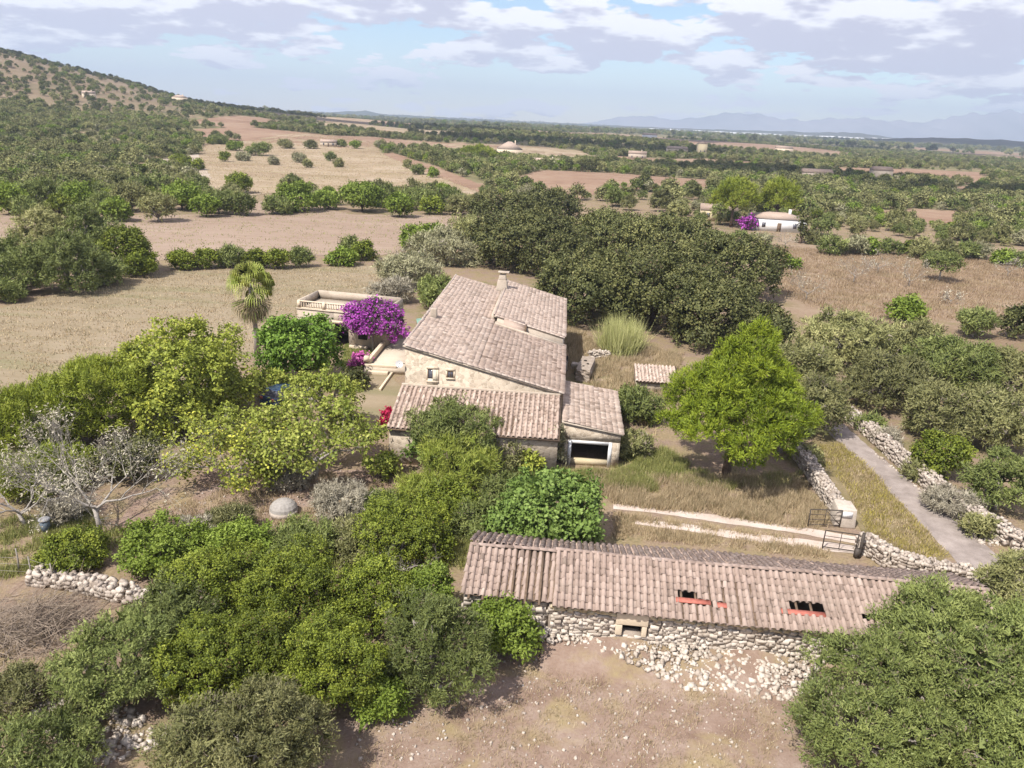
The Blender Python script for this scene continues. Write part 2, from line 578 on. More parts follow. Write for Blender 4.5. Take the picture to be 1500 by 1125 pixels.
MAT['oak'] = leaf_mat('holm_oak_leaf', (0.032, 0.038, 0.013), (0.085, 0.09, 0.03), (0.18, 0.17, 0.065), (0.16, 0.12, 0.065), 0.2, 0.2)
MAT['pine'] = leaf_mat('pine_needle', (0.055, 0.08, 0.008), (0.13, 0.165, 0.013), (0.23, 0.26, 0.026), (0.2, 0.17, 0.08), 0.3, 0.12)
MAT['darkpine'] = leaf_mat('dark_pine_needle', (0.07, 0.095, 0.012), (0.14, 0.165, 0.02), (0.22, 0.235, 0.035), None, 0.3, 0.12)  # the dark green pines' own needle colour
MAT['olive'] = leaf_mat('wild_olive_leaf', (0.075, 0.08, 0.03), (0.15, 0.148, 0.058), (0.25, 0.235, 0.105), (0.27, 0.22, 0.17), 0.25, 0.32)
MAT['olivegreen'] = leaf_mat('green_wild_olive_leaf', (0.055, 0.07, 0.02), (0.115, 0.135, 0.038), (0.205, 0.22, 0.075), (0.24, 0.19, 0.13), 0.25, 0.22)
MAT['silver'] = leaf_mat('silver_olive_leaf', (0.115, 0.115, 0.06), (0.20, 0.19, 0.108), (0.30, 0.28, 0.18), (0.36, 0.31, 0.25), 0.25, 0.12)
MAT['mastic'] = leaf_mat('mastic_leaf', (0.04, 0.055, 0.009), (0.11, 0.135, 0.016), (0.215, 0.235, 0.033), (0.15, 0.10, 0.04), 0.25, 0.25)
MAT['bright'] = leaf_mat('bright_leaf', (0.06, 0.09, 0.012), (0.115, 0.155, 0.022), (0.19, 0.235, 0.045), None, 0.35, 0.15)
MAT['fig'] = leaf_mat('fig_leaf', (0.05, 0.08, 0.018), (0.095, 0.14, 0.03), (0.16, 0.21, 0.055), None, 0.3, 0.1)
MAT['mulberry'] = leaf_mat('mulberry_leaf', (0.045, 0.085, 0.012), (0.09, 0.15, 0.02), (0.16, 0.235, 0.04), None, 0.35, 0.1)
MAT['yellow'] = leaf_mat('yellowing_leaf', (0.12, 0.145, 0.025), (0.21, 0.235, 0.038), (0.37, 0.36, 0.055), (0.13, 0.16, 0.03), 0.35, 0.08)
MAT['yellowgreen'] = leaf_mat('yellow_green_leaf', (0.10, 0.13, 0.022), (0.185, 0.21, 0.035), (0.29, 0.30, 0.075), (0.26, 0.21, 0.12), 0.35, 0.08)
MAT['grey'] = leaf_mat('grey_shrub_leaf', (0.15, 0.13, 0.095), (0.235, 0.21, 0.155), (0.33, 0.30, 0.235), None, 0.25, 0.1)
MAT['purple'] = leaf_mat('purple_bract', (0.17, 0.02, 0.19), (0.29, 0.05, 0.29), (0.40, 0.13, 0.40), (0.09, 0.11, 0.04), 0.4, 0.02, .36)
MAT['pink'] = leaf_mat('pink_bract', (0.25, 0.04, 0.17), (0.36, 0.08, 0.25), (0.45, 0.16, 0.33), (0.09, 0.12, 0.04), 0.4, 0.02)
MAT['red'] = leaf_mat('crimson_bract', (0.20, 0.01, 0.03), (0.32, 0.015, 0.06), (0.40, 0.05, 0.10), (0.09, 0.12, 0.03), 0.4, 0.02)
MAT['palm'] = leaf_mat('palm_frond', (0.09, 0.13, 0.02), (0.19, 0.22, 0.045), (0.32, 0.33, 0.10), (0.36, 0.29, 0.17), 0.3, 0.02)
MAT['drygrass'] = leaf_mat('dry_grass_blade', (0.20, 0.15, 0.09), (0.30, 0.23, 0.14), (0.38, 0.31, 0.20), (0.20, 0.18, 0.08), 0.3, 0.02)
MAT['rustgrass'] = leaf_mat('rusty_meadow_grass', (0.15, 0.105, 0.066), (0.215, 0.155, 0.098), (0.28, 0.215, 0.14), None, 0.3, 0.02)
MAT['weed'] = leaf_mat('green_weed_blade', (0.09, 0.11, 0.03), (0.17, 0.175, 0.055), (0.29, 0.27, 0.11), None, 0.3, 0.02)
MAT['reed'] = leaf_mat('reed_blade', (0.17, 0.18, 0.06), (0.30, 0.30, 0.12), (0.45, 0.42, 0.22), None, 0.3, 0.02)
MAT['flower'] = leaf_mat('yellow_verge_plant', (0.15, 0.12, 0.05), (0.22, 0.18, 0.065), (0.30, 0.26, 0.05), None, 0.3, 0.02)

# ------------------------------------------------------------------ land
FIELDS = {}
RANDOM_FIELDS = []


def patch(name, pxpoly, mat, off, step=6.0, rag=0.6, world=None, seed=1, kind='structure'):
    rng = random.Random(seed)
    pts = [ground(*p)[:2] for p in pxpoly] if world is None else [np.array(p, float) for p in world]
    ring = []
    for a, b in zip(pts, pts[1:] + pts[:1]):
        L = float(np.linalg.norm(b - a))
        k = max(1, int(L / max(rag * 2.5, 0.4)))
        k = min(k, 160)
        nrm = np.array([-(b - a)[1], (b - a)[0]]) / (L + 1e-9)
        for i in range(k):
            ring.append(a + (b - a) * (i / k) + nrm * rng.uniform(-rag, rag) * (0.5 if i else 0.2))
    FIELDS[name] = np.array(pts)
    bm = bmesh.new()
    vs = [bm.verts.new((p[0], p[1], 0)) for p in ring]
    bm.faces.new(vs)
    bmesh.ops.triangulate(bm, faces=bm.faces[:])
    P = np.array(ring)
    if P[:, 1].max() > 190:
        for ax in (0, 1):
            lo, hi = P[:, ax].min(), P[:, ax].max()
            for c in np.arange(lo + step, hi, step):
                co, no = [0, 0, 0], [0, 0, 0]
                co[ax], no[ax] = c, 1
                bmesh.ops.bisect_plane(bm, geom=bm.verts[:] + bm.edges[:] + bm.faces[:], plane_co=co, plane_no=no, dist=1e-5)
    xy = np.array([v.co[:2] for v in bm.verts])
    zz = T(xy[:, 0], xy[:, 1])
    for v, z in zip(bm.verts, zz):
        v.co.z = z + off
    for f in bm.faces:
        if f.normal.z < 0:
            f.normal_flip()
    me = bpy.data.meshes.new(name)
    bm.to_mesh(me)
    bm.free()
    o = link(name, me, MAT[mat])
    tag(o, kind=kind)
    return o


# one sheet to the horizon: rings of growing size round the camera
rr = np.concatenate([np.linspace(0, 180, 37), 180 * (11500 / 180) ** np.linspace(0, 1, 150)[1:]])
aa = np.concatenate([np.radians(np.linspace(-60, 60, 281)), np.radians(np.linspace(60, 300, 61))[1:-1]])
RR, AA = np.meshgrid(rr, aa, indexing='ij')
gx, gy = RR * np.sin(AA), RR * np.cos(AA)
gz = T(gx, gy)
nr, na = RR.shape
gi, gj = np.meshgrid(np.arange(nr - 1), np.arange(na), indexing='ij')
gq = np.stack([gi * na + gj, gi * na + (gj + 1) % na, (gi + 1) * na + (gj + 1) % na, (gi + 1) * na + gj], -1).reshape(-1, 4)[:, ::-1]
gme = mesh_np('ground', np.stack([gx, gy, gz], -1).reshape(-1, 3), gq, None, True)
hillmask = .8 * sstep(9, 26, gz) * sstep(-140, -330, gx) * (gy > 150)
mq_ = sstep(200, 330, np.hypot(gx, gy)) * (1 - hillmask * 0.85)
for nm, arr in (('maquis', mq_), ('slope', hillmask)):
    at_ = gme.attributes.new(nm, 'FLOAT', 'POINT')
    at_.data.foreach_set('value', arr.astype(np.float32).ravel())
tag(link('ground', gme, MAT['ground']), kind='structure')

patch('ploughed_field', [(-80, 315), (165, 317), (360, 313), (372, 297), (405, 293), (470, 306), (520, 315), (610, 316), (700, 310), (660, 350), (560, 374), (450, 376), (230, 382), (100, 384), (-80, 366)], 'plough', 0.03, 8, 0.7)
patch('stubble_field', [(-90, 476), (70, 436), (150, 410), (230, 398), (460, 392), (548, 390), (590, 410), (560, 470), (430, 500), (340, 540), (200, 600), (0, 650), (-130, 660)], 'stubble', 0.02, 8, 0.5)
patch('pasture_field', [(285, 262), (290, 215), (370, 205), (440, 195), (545, 208), (560, 225), (640, 255), (715, 285), (690, 300), (640, 286), (500, 290), (420, 282), (330, 290), (300, 300)], 'pasture', 0.06, 9, 1.5)
patch('bare_strip', [(188, 246), (240, 233), (290, 226), (296, 240), (310, 262), (280, 256), (235, 245), (196, 254)], 'chalk', 0.09, 5, 0.8)
patch('farm_track', [(34, 219), (70, 202), (82, 204), (58, 223)], 'chalk', 0.09, 5, 0.5)
patch('meadow', [(1105, 350), (1180, 346), (1330, 352), (1500, 364), (1640, 376), (1640, 520), (1480, 535), (1430, 490), (1330, 500), (1250, 520), (1180, 480), (1110, 440)], 'meadow', 0.03, 8, 0.8)
patch('fallow_field', [(1252, 314), (1330, 306), (1400, 309), (1450, 318), (1400, 328), (1310, 331)], 'fallow', 0.05, 9, 1.0)
patch('fallow_field', [(790, 250), (900, 254), (1045, 264), (1040, 285), (900, 276), (850, 292), (780, 285), (755, 262)], 'fallow', 0.05, 9, 1.5)
patch('fallow_field', [(880, 228), (1030, 233), (1175, 242), (1160, 249), (1000, 244), (900, 238)], 'fallow', 0.05, 14, 2)
patch('dirt_road', [(560, 226), (575, 224), (640, 245), (715, 275), (720, 292), (700, 282), (630, 255)], 'fallow', 0.11, 7, 1.0)
patch('bare_field', [(1375, 279), (1420, 271), (1455, 275), (1400, 286)], 'fallow', 0.05, 10, 1.5)
patch('bare_field', [(270, 178), (380, 172), (430, 182), (350, 190)], 'fallow', 0.08, 12, 2)
patch('bare_field', [(500, 186), (560, 190), (620, 200), (560, 199)], 'fallow', 0.08, 14, 2)
FR = random.Random(12)
for k_ in range(30):
    r_, a_ = 520 * (4.2 ** FR.random()), math.radians(FR.uniform(-20, 36))
    c_ = np.array([r_ * math.sin(a_), r_ * math.cos(a_)])
    w_, d_, t_ = FR.uniform(25, 70) * (r_ / 450) ** .7, FR.uniform(22, 60) * (r_ / 450) ** 1.1, FR.uniform(-.35, .35)
    e_ = np.array([math.cos(t_), math.sin(t_)])
    f_ = np.array([-e_[1], e_[0]])
    patch('fallow_field', None, FR.choice(['fallow', 'pasture', 'meadow', 'fallow']), .06, 12, 1.5, world=[c_ - e_ * w_ - f_ * d_, c_ + e_ * w_ * .9 - f_ * d_ * 1.1, c_ + e_ * w_ + f_ * d_, c_ - e_ * w_ * .8 + f_ * d_ * .9], seed=k_)
    RANDOM_FIELDS.append(FIELDS['fallow_field'])
# the yard, the lane and the wheel ruts
patch('dirt_yard', [(470, 1060), (640, 1040), (720, 960), (790, 915), (1260, 965), (1330, 1060), (1400, 1300), (430, 1300)], 'dirt', 0.012, 9, 0.25)
patch('courtyard', [(160, 790), (200, 735), (330, 680), (430, 690), (590, 690), (600, 730), (480, 745), (400, 765), (300, 770)], 'dirt', 0.012, 9, 0.3, seed=5)
patch('verge', [(1165, 655), (1215, 640), (1262, 660), (1395, 812), (1370, 828), (1270, 790), (1250, 765), (1200, 690)], 'verge', 0.012, 9, 0.2)
lane = patch('lane', [(1205, 628), (1235, 622), (1275, 657), (1330, 705), (1400, 763), (1452, 806), (1530, 880), (1440, 866), (1393, 816), (1325, 745), (1256, 674)], 'asphalt', 0.02, 9, 0.14)
patch('wheel_rut', [(898, 739), (960, 744), (1060, 757), (1150, 770), (1255, 789), (1258, 800), (1150, 781), (1060, 767), (960, 752), (898, 748)], 'rut', 0.016, 9, 0.09)
patch('wheel_rut', [(930, 763), (1010, 771), (1100, 783), (1180, 793), (1260, 803), (1262, 814), (1180, 804), (1100, 793), (1010, 780), (930, 770)], 'rut', 0.016, 9, 0.09, seed=3)
patch('lawn', [(505, 503), (545, 500), (552, 520), (525, 545), (500, 545)], 'lawn', 0.012, 9, 0.15)
patch('garden_bed', [(512, 575), (560, 540), (590, 570), (575, 625), (545, 640)], 'stubble', 0.012, 9, 0.15)

# mountains and low ridges far off
rng = np.random.default_rng(4)


def ridge(name, prof, dist, depth, colour, seed):
    rg = np.random.default_rng(seed)
    xs = np.linspace(prof[0][0], prof[-1][0], 260)
    hz = np.interp(xs, [p[0] for p in prof], [p[1] for p in prof])
    n = np.zeros_like(xs)
    for k in range(1, 8):
        n += np.sin(xs * 0.02 * 1.9 ** k / 3 + rg.uniform(0, 6)) / 1.75 ** k
    hz = hz * (1 + 0.10 * n)
    X = (xs - 750) / F * dist
    rows, V = 9, []
    for j in range(rows):
        t = j / (rows - 1)
        prof_t = math.sin(math.pi * min(1, t * 1.0)) ** 1.2
        z = np.maximum(hz, 0) * dist / F * prof_t * (1 + 0.18 * np.sin(xs * 0.13 + j * 1.7) * (0 < j < rows - 1)) + np.where(j in (0, rows - 1), -40, 0) + 0
        V.append(np.stack([X, np.full_like(X, dist + (t - 0.5) * depth), z + 0], -1))
    V = np.concatenate(V)
    m_ = len(xs)
    a, b_ = np.meshgrid(np.arange(rows - 1), np.arange(m_ - 1), indexing='ij')
    q = np.stack([a * m_ + b_, a * m_ + b_ + 1, (a + 1) * m_ + b_ + 1, (a + 1) * m_ + b_], -1).reshape(-1, 4)
    mm = soil_mat(name + '_rock', colour, 0.004, 0.0008, None, 0.1)
    tag(link(name, mesh_np(name, V, q, None, True), mm), kind='structure')


ridge('mountains', [(820, 0), (900, 16), (960, 12), (1040, 22), (1130, 17), (1200, 25), (1300, 22), (1340, 33), (1400, 42), (1450, 38), (1500, 30), (1600, 36), (1750, 15), (1900, 0)], 9400, 1500, [(0.26, 0.28, 0.27), (0.36, 0.37, 0.36), (0.46, 0.45, 0.43)], 3)  # limestone; its pale colour also stands in for part of the haze
ridge('far_ridge', [(430, 0), (500, 4), (525, 7), (545, 4), (640, 3), (800, 3), (950, 3), (1150, 6), (1200, 9), (1260, 4), (1500, 5), (1800, 3)], 5600, 1000, [(0.06, 0.07, 0.04), (0.09, 0.10, 0.05), (0.16, 0.14, 0.1)], 8)
ridge('wooded_ridge', [(1150, 0), (1260, 6), (1330, 10), (1400, 12), (1500, 11), (1650, 8), (1900, 0)], 2900, 900, [(0.05, 0.055, 0.025), (0.08, 0.08, 0.04), (0.15, 0.10, 0.07)], 9)

# ------------------------------------------------------------------ tiles and stones
def tile_proto(L, w0, w1, h, n=5, flip=1, thick=0.018):
    V, Q = [], []
    for i, (x, w) in enumerate(((0.0, w1), (L, w0))):
        for k in range(n + 1):
            a = math.pi * k / n
            V.append((x, -math.cos(a) * w / 2, math.sin(a) * h * flip))
    for k in range(n):
        Q.append((k, k + 1, n + 2 + k, n + 1 + k))
    b = len(V)
    for k in range(n + 1):                       # the thick lower edge
        a = math.pi * k / n
        V.append((L, -math.cos(a) * (w0 / 2 - thick), math.sin(a) * (h - thick) * flip))
    for k in range(n):
        Q.append((n + 1 + k, n + 2 + k, b + k + 1, b + k))
    return np.array(V), np.array(Q)


def join(protos, mats, tones, name, mat, parent=None, kind=None, which=None, smooth=False):
    vs, fs, ts, off = [], [], [], 0
    rg = np.random.default_rng(len(mats))
    for i, M in enumerate(mats):
        V, Q = protos[which[i] if which is not None else rg.integers(len(protos))]
        vs.append(V @ M[:3, :3].T + M[:3, 3])
        fs.append(Q + off)
        ts.append(np.full(len(V), tones[i]))
        off += len(V)
    o = link(name, mesh_np(name, np.concatenate(vs), np.concatenate(fs), np.concatenate(ts), smooth), mat, parent)
    if kind:
        o['kind'] = kind
    return o


def frame(o, ex, ey, ez):
    M = np.eye(4)
    M[:3, 0], M[:3, 1], M[:3, 2], M[:3, 3] = ex, ey, ez, o
    return M


def roof_tiles(o, down, across, length, width, rg, sp=0.31, expo=0.36, skip=None, sag=0.03):
    """matrices of cover and pan tiles over a sloping rectangle whose top corner is o"""
    down, across = np.asarray(down, float), np.asarray(across, float)
    nz = np.cross(down, across)
    if nz[2] < 0:
        nz = -nz
    cov, pan = [], []
    nc, nr_ = int(width / sp), max(1, int(round(length / expo)))
    ph = rg.uniform(0, 6, 4)
    for c in range(nc + 1):
        wob = rg.normal(0, 0.012)
        for r in range(nr_):
            if skip and skip(c * sp, r * expo):
                continue
            s = sag * (math.sin(c * sp * 0.55 + ph[0]) + math.sin(r * expo * 0.8 + c * sp * 0.3 + ph[1]))
            for kind, lst in ((0, cov), (1, pan)):
                if kind and c == nc:
                    continue
                dn = down + across * rg.normal(0, 0.035) + nz * rg.normal(0.03, 0.022)
                dn /= np.linalg.norm(dn)
                ac = across - dn * (across @ dn)
                ac /= np.linalg.norm(ac)
                n_ = np.cross(dn, ac)
                if n_[2] < 0:
                    n_ = -n_
                p = o + down * (r * expo + rg.normal(0, 0.012)) + across * ((c + 0.5 * kind) * sp + wob + rg.normal(0, 0.008)) + nz * (s + (0.05 if kind == 0 else 0.07) + 0.012 * rg.random())
                lst.append(frame(p, dn, ac, n_))
    return cov, pan


COVER = tile_proto(0.46, 0.225, 0.175, 0.085)
PAN = tile_proto(0.46, 0.19, 0.22, 0.07, 4, -1)


def tiled(parent, o, down, across, length, width, rg, name='tiles', mat='tile', **kw):
    cov, pan = roof_tiles(np.asarray(o, float), down, across, length, width, rg, **kw)
    allm = cov + pan
    t = np.clip(rg.normal(0.5, 0.22, len(allm)), 0, 1)
    w = [0] * len(cov) + [1] * len(pan)
    return join([COVER, PAN], allm, t, name, MAT[mat], parent, 'stuff', w)


def stone_protos(n=10, seed=7):
    rg = np.random.default_rng(seed)
    out_ = []
    V0 = np.array([(x, y, z) for x in (-1, 1) for y in (-1, 1) for z in (-1, 1)], float)
    Q0 = np.array([(0, 1, 3, 2), (4, 6, 7, 5), (0, 4, 5, 1), (2, 3, 7, 6), (0, 2, 6, 4), (1, 5, 7, 3)])
    for _ in range(n):
        V = V0 * (1 - np.abs(rg.normal(0, .2, V0.shape))) + rg.normal(0, .05, V0.shape)
        out_.append((V * 0.52, Q0))
    return out_


STONES = stone_protos()
STONE_ME = []
for k_, (V_, Q_) in enumerate(STONES):
    for t_ in (0.25, 0.6, 0.9):
        STONE_ME.append(mesh_np('stone', V_, Q_, np.full(len(V_), t_)))


def rot_small(rg, s):
    a = rg.normal(0, s, 3)
    return np.array((Matrix.Rotation(a[0], 3, 'X') @ Matrix.Rotation(a[1], 3, 'Y') @ Matrix.Rotation(a[2], 3, 'Z')))


def stone_mats_face(p0, p1, z0, z1, rg, sx=0.36, sz=0.25, depth=0.24, skip=None, jit=0.05, ztop=None):
    """stones laid in uneven rows on a wall face from p0 to p1"""
    p0, p1 = np.asarray(p0, float)[:2], np.asarray(p1, float)[:2]
    L = np.linalg.norm(p1 - p0)
    ex = np.array([*(p1 - p0) / L, 0])
    ey = np.array([-ex[1], ex[0], 0])
    res = []
    z = z0 + sz / 2
    while z < z1 + 0.02:
        x = rg.uniform(0, sx)
        h = sz * rg.uniform(0.85, 1.2)
        while x < L:
            w = sx * rg.uniform(0.6, 1.45)
            if not (skip and skip(x, z)) and (ztop is None or z < ztop(x)):
                R_ = np.stack([ex, ey, np.array([0, 0, 1.0])], 1) @ rot_small(rg, 0.14)
                S = R_ * np.array([w * 1.08, depth * rg.uniform(0.7, 1.2), h * 1.12])
                M = np.eye(4)
                M[:3, :3] = S
                M[:3, 3] = [*(p0 + ex[:2] * x + ey[:2] * rg.normal(0, jit * 0.4)), z + rg.normal(0, 0.03)]
                res.append(M)
            x += w
        z += h * 0.93
    return res


def place_pieces(name, meshes, mats, material, parent, rg):
    for M in mats:
        me = meshes[int(rg.integers(len(meshes)))]
        if not me.materials:
            me.materials.append(material)
        o = bpy.data.objects.new(name, me)
        COL.objects.link(o)
        o.parent = parent
        o.matrix_local = Matrix(M.tolist())


def stone_set(material):
    return [m_.copy() for m_ in STONE_ME]


# ------------------------------------------------------------------ farmhouse
HA = math.radians(-3.4)
hroot = thing('farmhouse', 'long old stone farmhouse with pinkish clay tile roofs and a chimney', 'house', (-7.56, 50.0, 0), HA)
rg = np.random.default_rng(11)
RZ = lambda x: 6.9 - 0.248 * x
sl_ = np.array([1, 0, -0.248]) / math.hypot(1, 0.248)
ACY = np.array([0, 1.0, 0])
# walls of the main block: closed prism under the sloping roof
b = MB()
b.hexa(np.array([(0, 0, 0), (11, 0, 0), (11, 25, 0), (0, 25, 0), (0, 0, RZ(0) - .12), (11, 0, RZ(11) - .12), (11, 25, RZ(11) - .12), (0, 25, RZ(0) - .12)]))
b.build('wall', MAT['gable'], hroot)
# raised rear bay with its own front face
b = MB()
b.hexa(np.array([(5.3, 12.4, 3), (11.02, 12.0, 3), (11.02, 27.6, 0), (5.3, 27.6, 0), (5.3, 12.4, RZ(5.3) + .36), (11.02, 12.0, RZ(11) + .36), (11.02, 27.6, RZ(11) + .36), (5.3, 27.6, RZ(5.3) + .36)]))
b.build('rear_bay', MAT['plaster'], hroot)


def deck(parent, pts, th, name, mat='wood'):
    P = np.array(pts, float)
    return MB().hexa(np.concatenate([P - [0, 0, th], P])).build(name, MAT[mat], parent)


rf = deck(hroot, [(-.12, -.12, RZ(-.12)), (11.1, -.12, RZ(11.1)), (11.1, 25.1, RZ(11.1)), (-.12, 25.1, RZ(-.12))], 0.1, 'roof', 'plaster')
tiled(rf, (-0.05, 0.05, RZ(-0.05)), sl_, ACY, 5.2, 25.0, rg, 'tiles', 'tile_pale', expo=0.37)
tiled(rf, (5.1, 0.05, RZ(5.1)), sl_, ACY, 6.15, 11.8, rg, 'tiles', 'tile', expo=0.37)
rb = deck(hroot, [(5.0, 12.9, RZ(5.0) + .47), (11.15, 12.5, RZ(11.15) + .47), (11.15, 27.8, RZ(11.15) + .47), (5.0, 27.8, RZ(5.0) + .47)], 0.1, 'rear_roof', 'plaster')
tiled(rb, (5.05, 12.95, RZ(5.05) + .47), sl_, ACY, 6.2, 14.6, rg, 'tiles', 'tile_pale', expo=0.37)
# mortared verge tiles along the high edge and the gable edge
vm = []
for y in np.arange(-0.1, 25.0, 0.4):
    vm.append(frame(np.array([-0.08 + rg.normal(0, .015), y, RZ(0) + 0.10]), np.array([0, 1.0, 0]), np.array([1.0, 0, 0]), np.array([0, 0, 1.0])))
for x in np.arange(0, 11.0, 0.4):
    vm.append(frame(np.array([x, -0.08 + rg.normal(0, .02), RZ(x) + 0.07]), sl_, ACY, np.array([0.24, 0, 0.97])))
for y in np.arange(12.9, 27.6, 0.4):
    vm.append(frame(np.array([5.02, y, RZ(5.0) + .55]), np.array([0, 1.0, 0]), np.array([1.0, 0, 0]), np.array([0, 0, 1.0])))
for x in np.arange(5.1, 11.0, 0.4):
    vm.append(frame(np.array([x, 12.86 - (x - 5.1) * .065, RZ(x) + .53]), sl_, ACY, np.array([0.24, 0, 0.97])))
join([COVER], vm, np.clip(rg.normal(.75, .15, len(vm)), 0, 1), 'verge_tiles', MAT['tile_pale'], hroot, 'stuff')
# valley ledge in front of the raised bay, with a small hatch
MB().hexa(np.array([(5.2, 11.75, RZ(5.2) + .0), (11.05, 11.3, RZ(11.05)), (11.05, 11.6, RZ(11.05)), (5.2, 12.05, RZ(5.2)), (5.2, 11.75, RZ(5.2) + .22), (11.05, 11.3, RZ(11.05) + .22), (11.05, 11.6, RZ(11.05) + .22), (5.2, 12.05, RZ(5.2) + .22)])).build('gutter_kerb', MAT['plaster'], hroot)
MB().hexa(np.array([(5.9, 12.0, RZ(5.9) + .12), (7.7, 11.85, RZ(7.7) + .1), (7.7, 13.0, RZ(7.7) + .6), (5.9, 13.0, RZ(5.9) + .6), (5.9, 12.0, RZ(5.9) + .2), (7.7, 11.85, RZ(7.7) + .18), (7.7, 13.0, RZ(7.7) + .68), (5.9, 13.0, RZ(5.9) + .68)])).build('hatch_roof', MAT['tile'], hroot)
MB().box((7.72, 11.8, RZ(7.8)), (7.86, 12.8, RZ(7.8) + .62)).build('hatch_cheek', MAT['wood'], hroot)
# flue wall and chimney
MB().hexa(np.array([(4.75, 13, RZ(5) - .1), (5.0, 13, RZ(5) - .1), (5.0, 25, RZ(5) - .1), (4.75, 25, RZ(5) - .1), (4.75, 13, RZ(5) + .5), (5.0, 13, RZ(5) + .5), (5.0, 25, RZ(5) + .5), (4.75, 25, RZ(5) + .5)])).build('parapet', MAT['plaster'], hroot)
b = MB()
b.hexa(np.array([(4.0, 23.6, 5), (5.35, 23.6, 5), (5.35, 24.8, 5), (4.0, 24.8, 5), (4.25, 23.8, 7.0), (5.15, 23.8, 7.0), (5.15, 24.6, 7.0), (4.25, 24.6, 7.0)]))
b.hexa(np.array([(4.3, 23.85, 7.0), (5.1, 23.85, 7.0), (5.1, 24.55, 7.0), (4.3, 24.55, 7.0), (4.42, 23.95, 7.55), (5.0, 23.95, 7.55), (5.0, 24.45, 7.55), (4.42, 24.45, 7.55)]))
ch = b.build('chimney', MAT['plaster'], hroot, bevel=0.05)
cp_ = MB()
cp_.box((4.25, 23.8, 7.72), (5.35, 24.6, 7.8))
for q in (4.45, 4.95):
    cp_.box((q, 23.95, 7.55), (q + .12, 24.4, 7.72))
cp_.build('chimney_cap', MAT['plaster'], ch, bevel=0.02)
MB().box((0.3, 8.3, RZ(.4) - .1), (0.8, 8.7, RZ(.4) + .75)).build('vent_stack', MAT['plaster'], hroot, bevel=0.03)
# gable windows (shallow surrounds, one with a pale half shutter)


def window(parent, x0, x1, z0, z1, y, shutter=False, fm='cream'):
    b_ = MB()
    t = 0.09
    b_.box((x0 - t, y - .05, z1), (x1 + t, y + .03, z1 + .2))
    b_.box((x0 - t, y - .07, z0 - .12), (x1 + t, y + .03, z0))
    b_.box((x0 - t, y - .045, z0), (x0, y + .03, z1))
    b_.box((x1, y - .045, z0), (x1 + t, y + .03, z1))
    w = b_.build('window', MAT[fm], parent)
    MB().box((x0, y - .012, z0), (x1, y + .01, z1)).build('pane', MAT['glass'], w)
    f_ = MB()
    xm = (x0 + x1) / 2
    f_.box((x0, y - .03, z0), (x0 + .05, y - .013, z1)).box((x1 - .05, y - .03, z0), (x1, y - .013, z1)).box((xm - .02, y - .03, z0), (xm + .02, y - .013, z1)).box((x0 + .05, y - .03, z1 - .05), (xm - .02, y - .013, z1)).box((xm + .02, y - .03, z1 - .05), (x1 - .05, y - .013, z1))
    f_.build('sash', MAT['wood'], w)
    if shutter:
        MB().box((xm + .02, y - .04, z0 - .3), (x1 + .02, y - .031, z1 - .02)).box((x0 - .02, y - .04, z0 - .3), (x1, y - .03, z0 + .15)).build('shutter', MAT['shutter'], w)
    return w


window(hroot, 1.62, 2.3, 4.45, 5.3, 0, True)
window(hroot, 3.0, 3.45, 4.75, 5.25, 0)
# lean-to along the gable
LT = lambda y: 3.95 + 1.35 * y / 4.75
ltw = MB()
ltw.hexa(np.array([(-.2, -4.5, 0), (11.0, -4.5, 0), (11.0, 0, 0), (-.2, 0, 0), (-.1, -4.45, LT(-4.45) - .12), (11.0, -4.45, LT(-4.45) - .12), (11.0, -.02, LT(0) - .12), (-.1, -.02, LT(0) - .12)]))
ltw.build('lean_to_wall', MAT['gable'], hroot)
lr = deck(hroot, [(-.25, -4.75, LT(-4.75)), (11.1, -4.75, LT(-4.75)), (11.1, -.02, LT(-.02)), (-.25, -.02, LT(-.02))], 0.1, 'lean_to_roof', 'wood')
sd = np.array([0, -1, -1.35 / 4.75])
sd /= np.linalg.norm(sd)
tiled(lr, (-.15, -.03, LT(-.03)), sd, np.array([1.0, 0, 0]), 4.75, 11.1, rg, 'tiles', 'tile', sp=0.345, expo=0.37)
MB().box((-.2, -.2, LT(0) + .02), (11.0, 0.0, LT(0) + .2)).build('flashing', MAT['plaster'], hroot, bevel=0.03)
# carport with a white framed opening
GZ = lambda x: 3.12 - 0.16 * (x - 11.5)
b = MB()
gx0, gx1, gf, gb = 11.35, 15.2, -2.7, 5.6
ox0, ox1, ot = 11.95, 14.45, 1.62
b.hexa(np.array([(gx0, gf, 0), (ox0 - .22, gf, 0), (ox0 - .22, gf + .4, 0), (gx0, gf + .4, 0), (gx0, gf, ot + .22), (ox0 - .22, gf, ot + .22), (ox0 - .22, gf + .4, ot + .22), (gx0, gf + .4, ot + .22)]))
b.hexa(np.array([(ox1 + .22, gf, 0), (gx1, gf, 0), (gx1, gf + .4, 0), (ox1 + .22, gf + .4, 0), (ox1 + .22, gf, ot + .22), (gx1, gf, ot + .22), (gx1, gf + .4, ot + .22), (ox1 + .22, gf + .4, ot + .22)]))
b.hexa(np.array([(gx0, gf, ot + .22), (gx1, gf, ot + .22), (gx1, gf + .4, ot + .22), (gx0, gf + .4, ot + .22), (gx0, gf, GZ(gx0) - .1), (gx1, gf, GZ(gx1) - .1), (gx1, gf + .4, GZ(gx1) - .1), (gx0, gf + .4, GZ(gx0) - .1)]))
b.hexa(np.array([(gx1 - .4, gf + .4, 0), (gx1, gf + .4, 0), (gx1, gb, 0), (gx1 - .4, gb, 0), (gx1 - .4, gf + .4, GZ(gx1 - .4) - .1), (gx1, gf + .4, GZ(gx1) - .1), (gx1, gb, GZ(gx1) - .1), (gx1 - .4, gb, GZ(gx1 - .4) - .1)]))
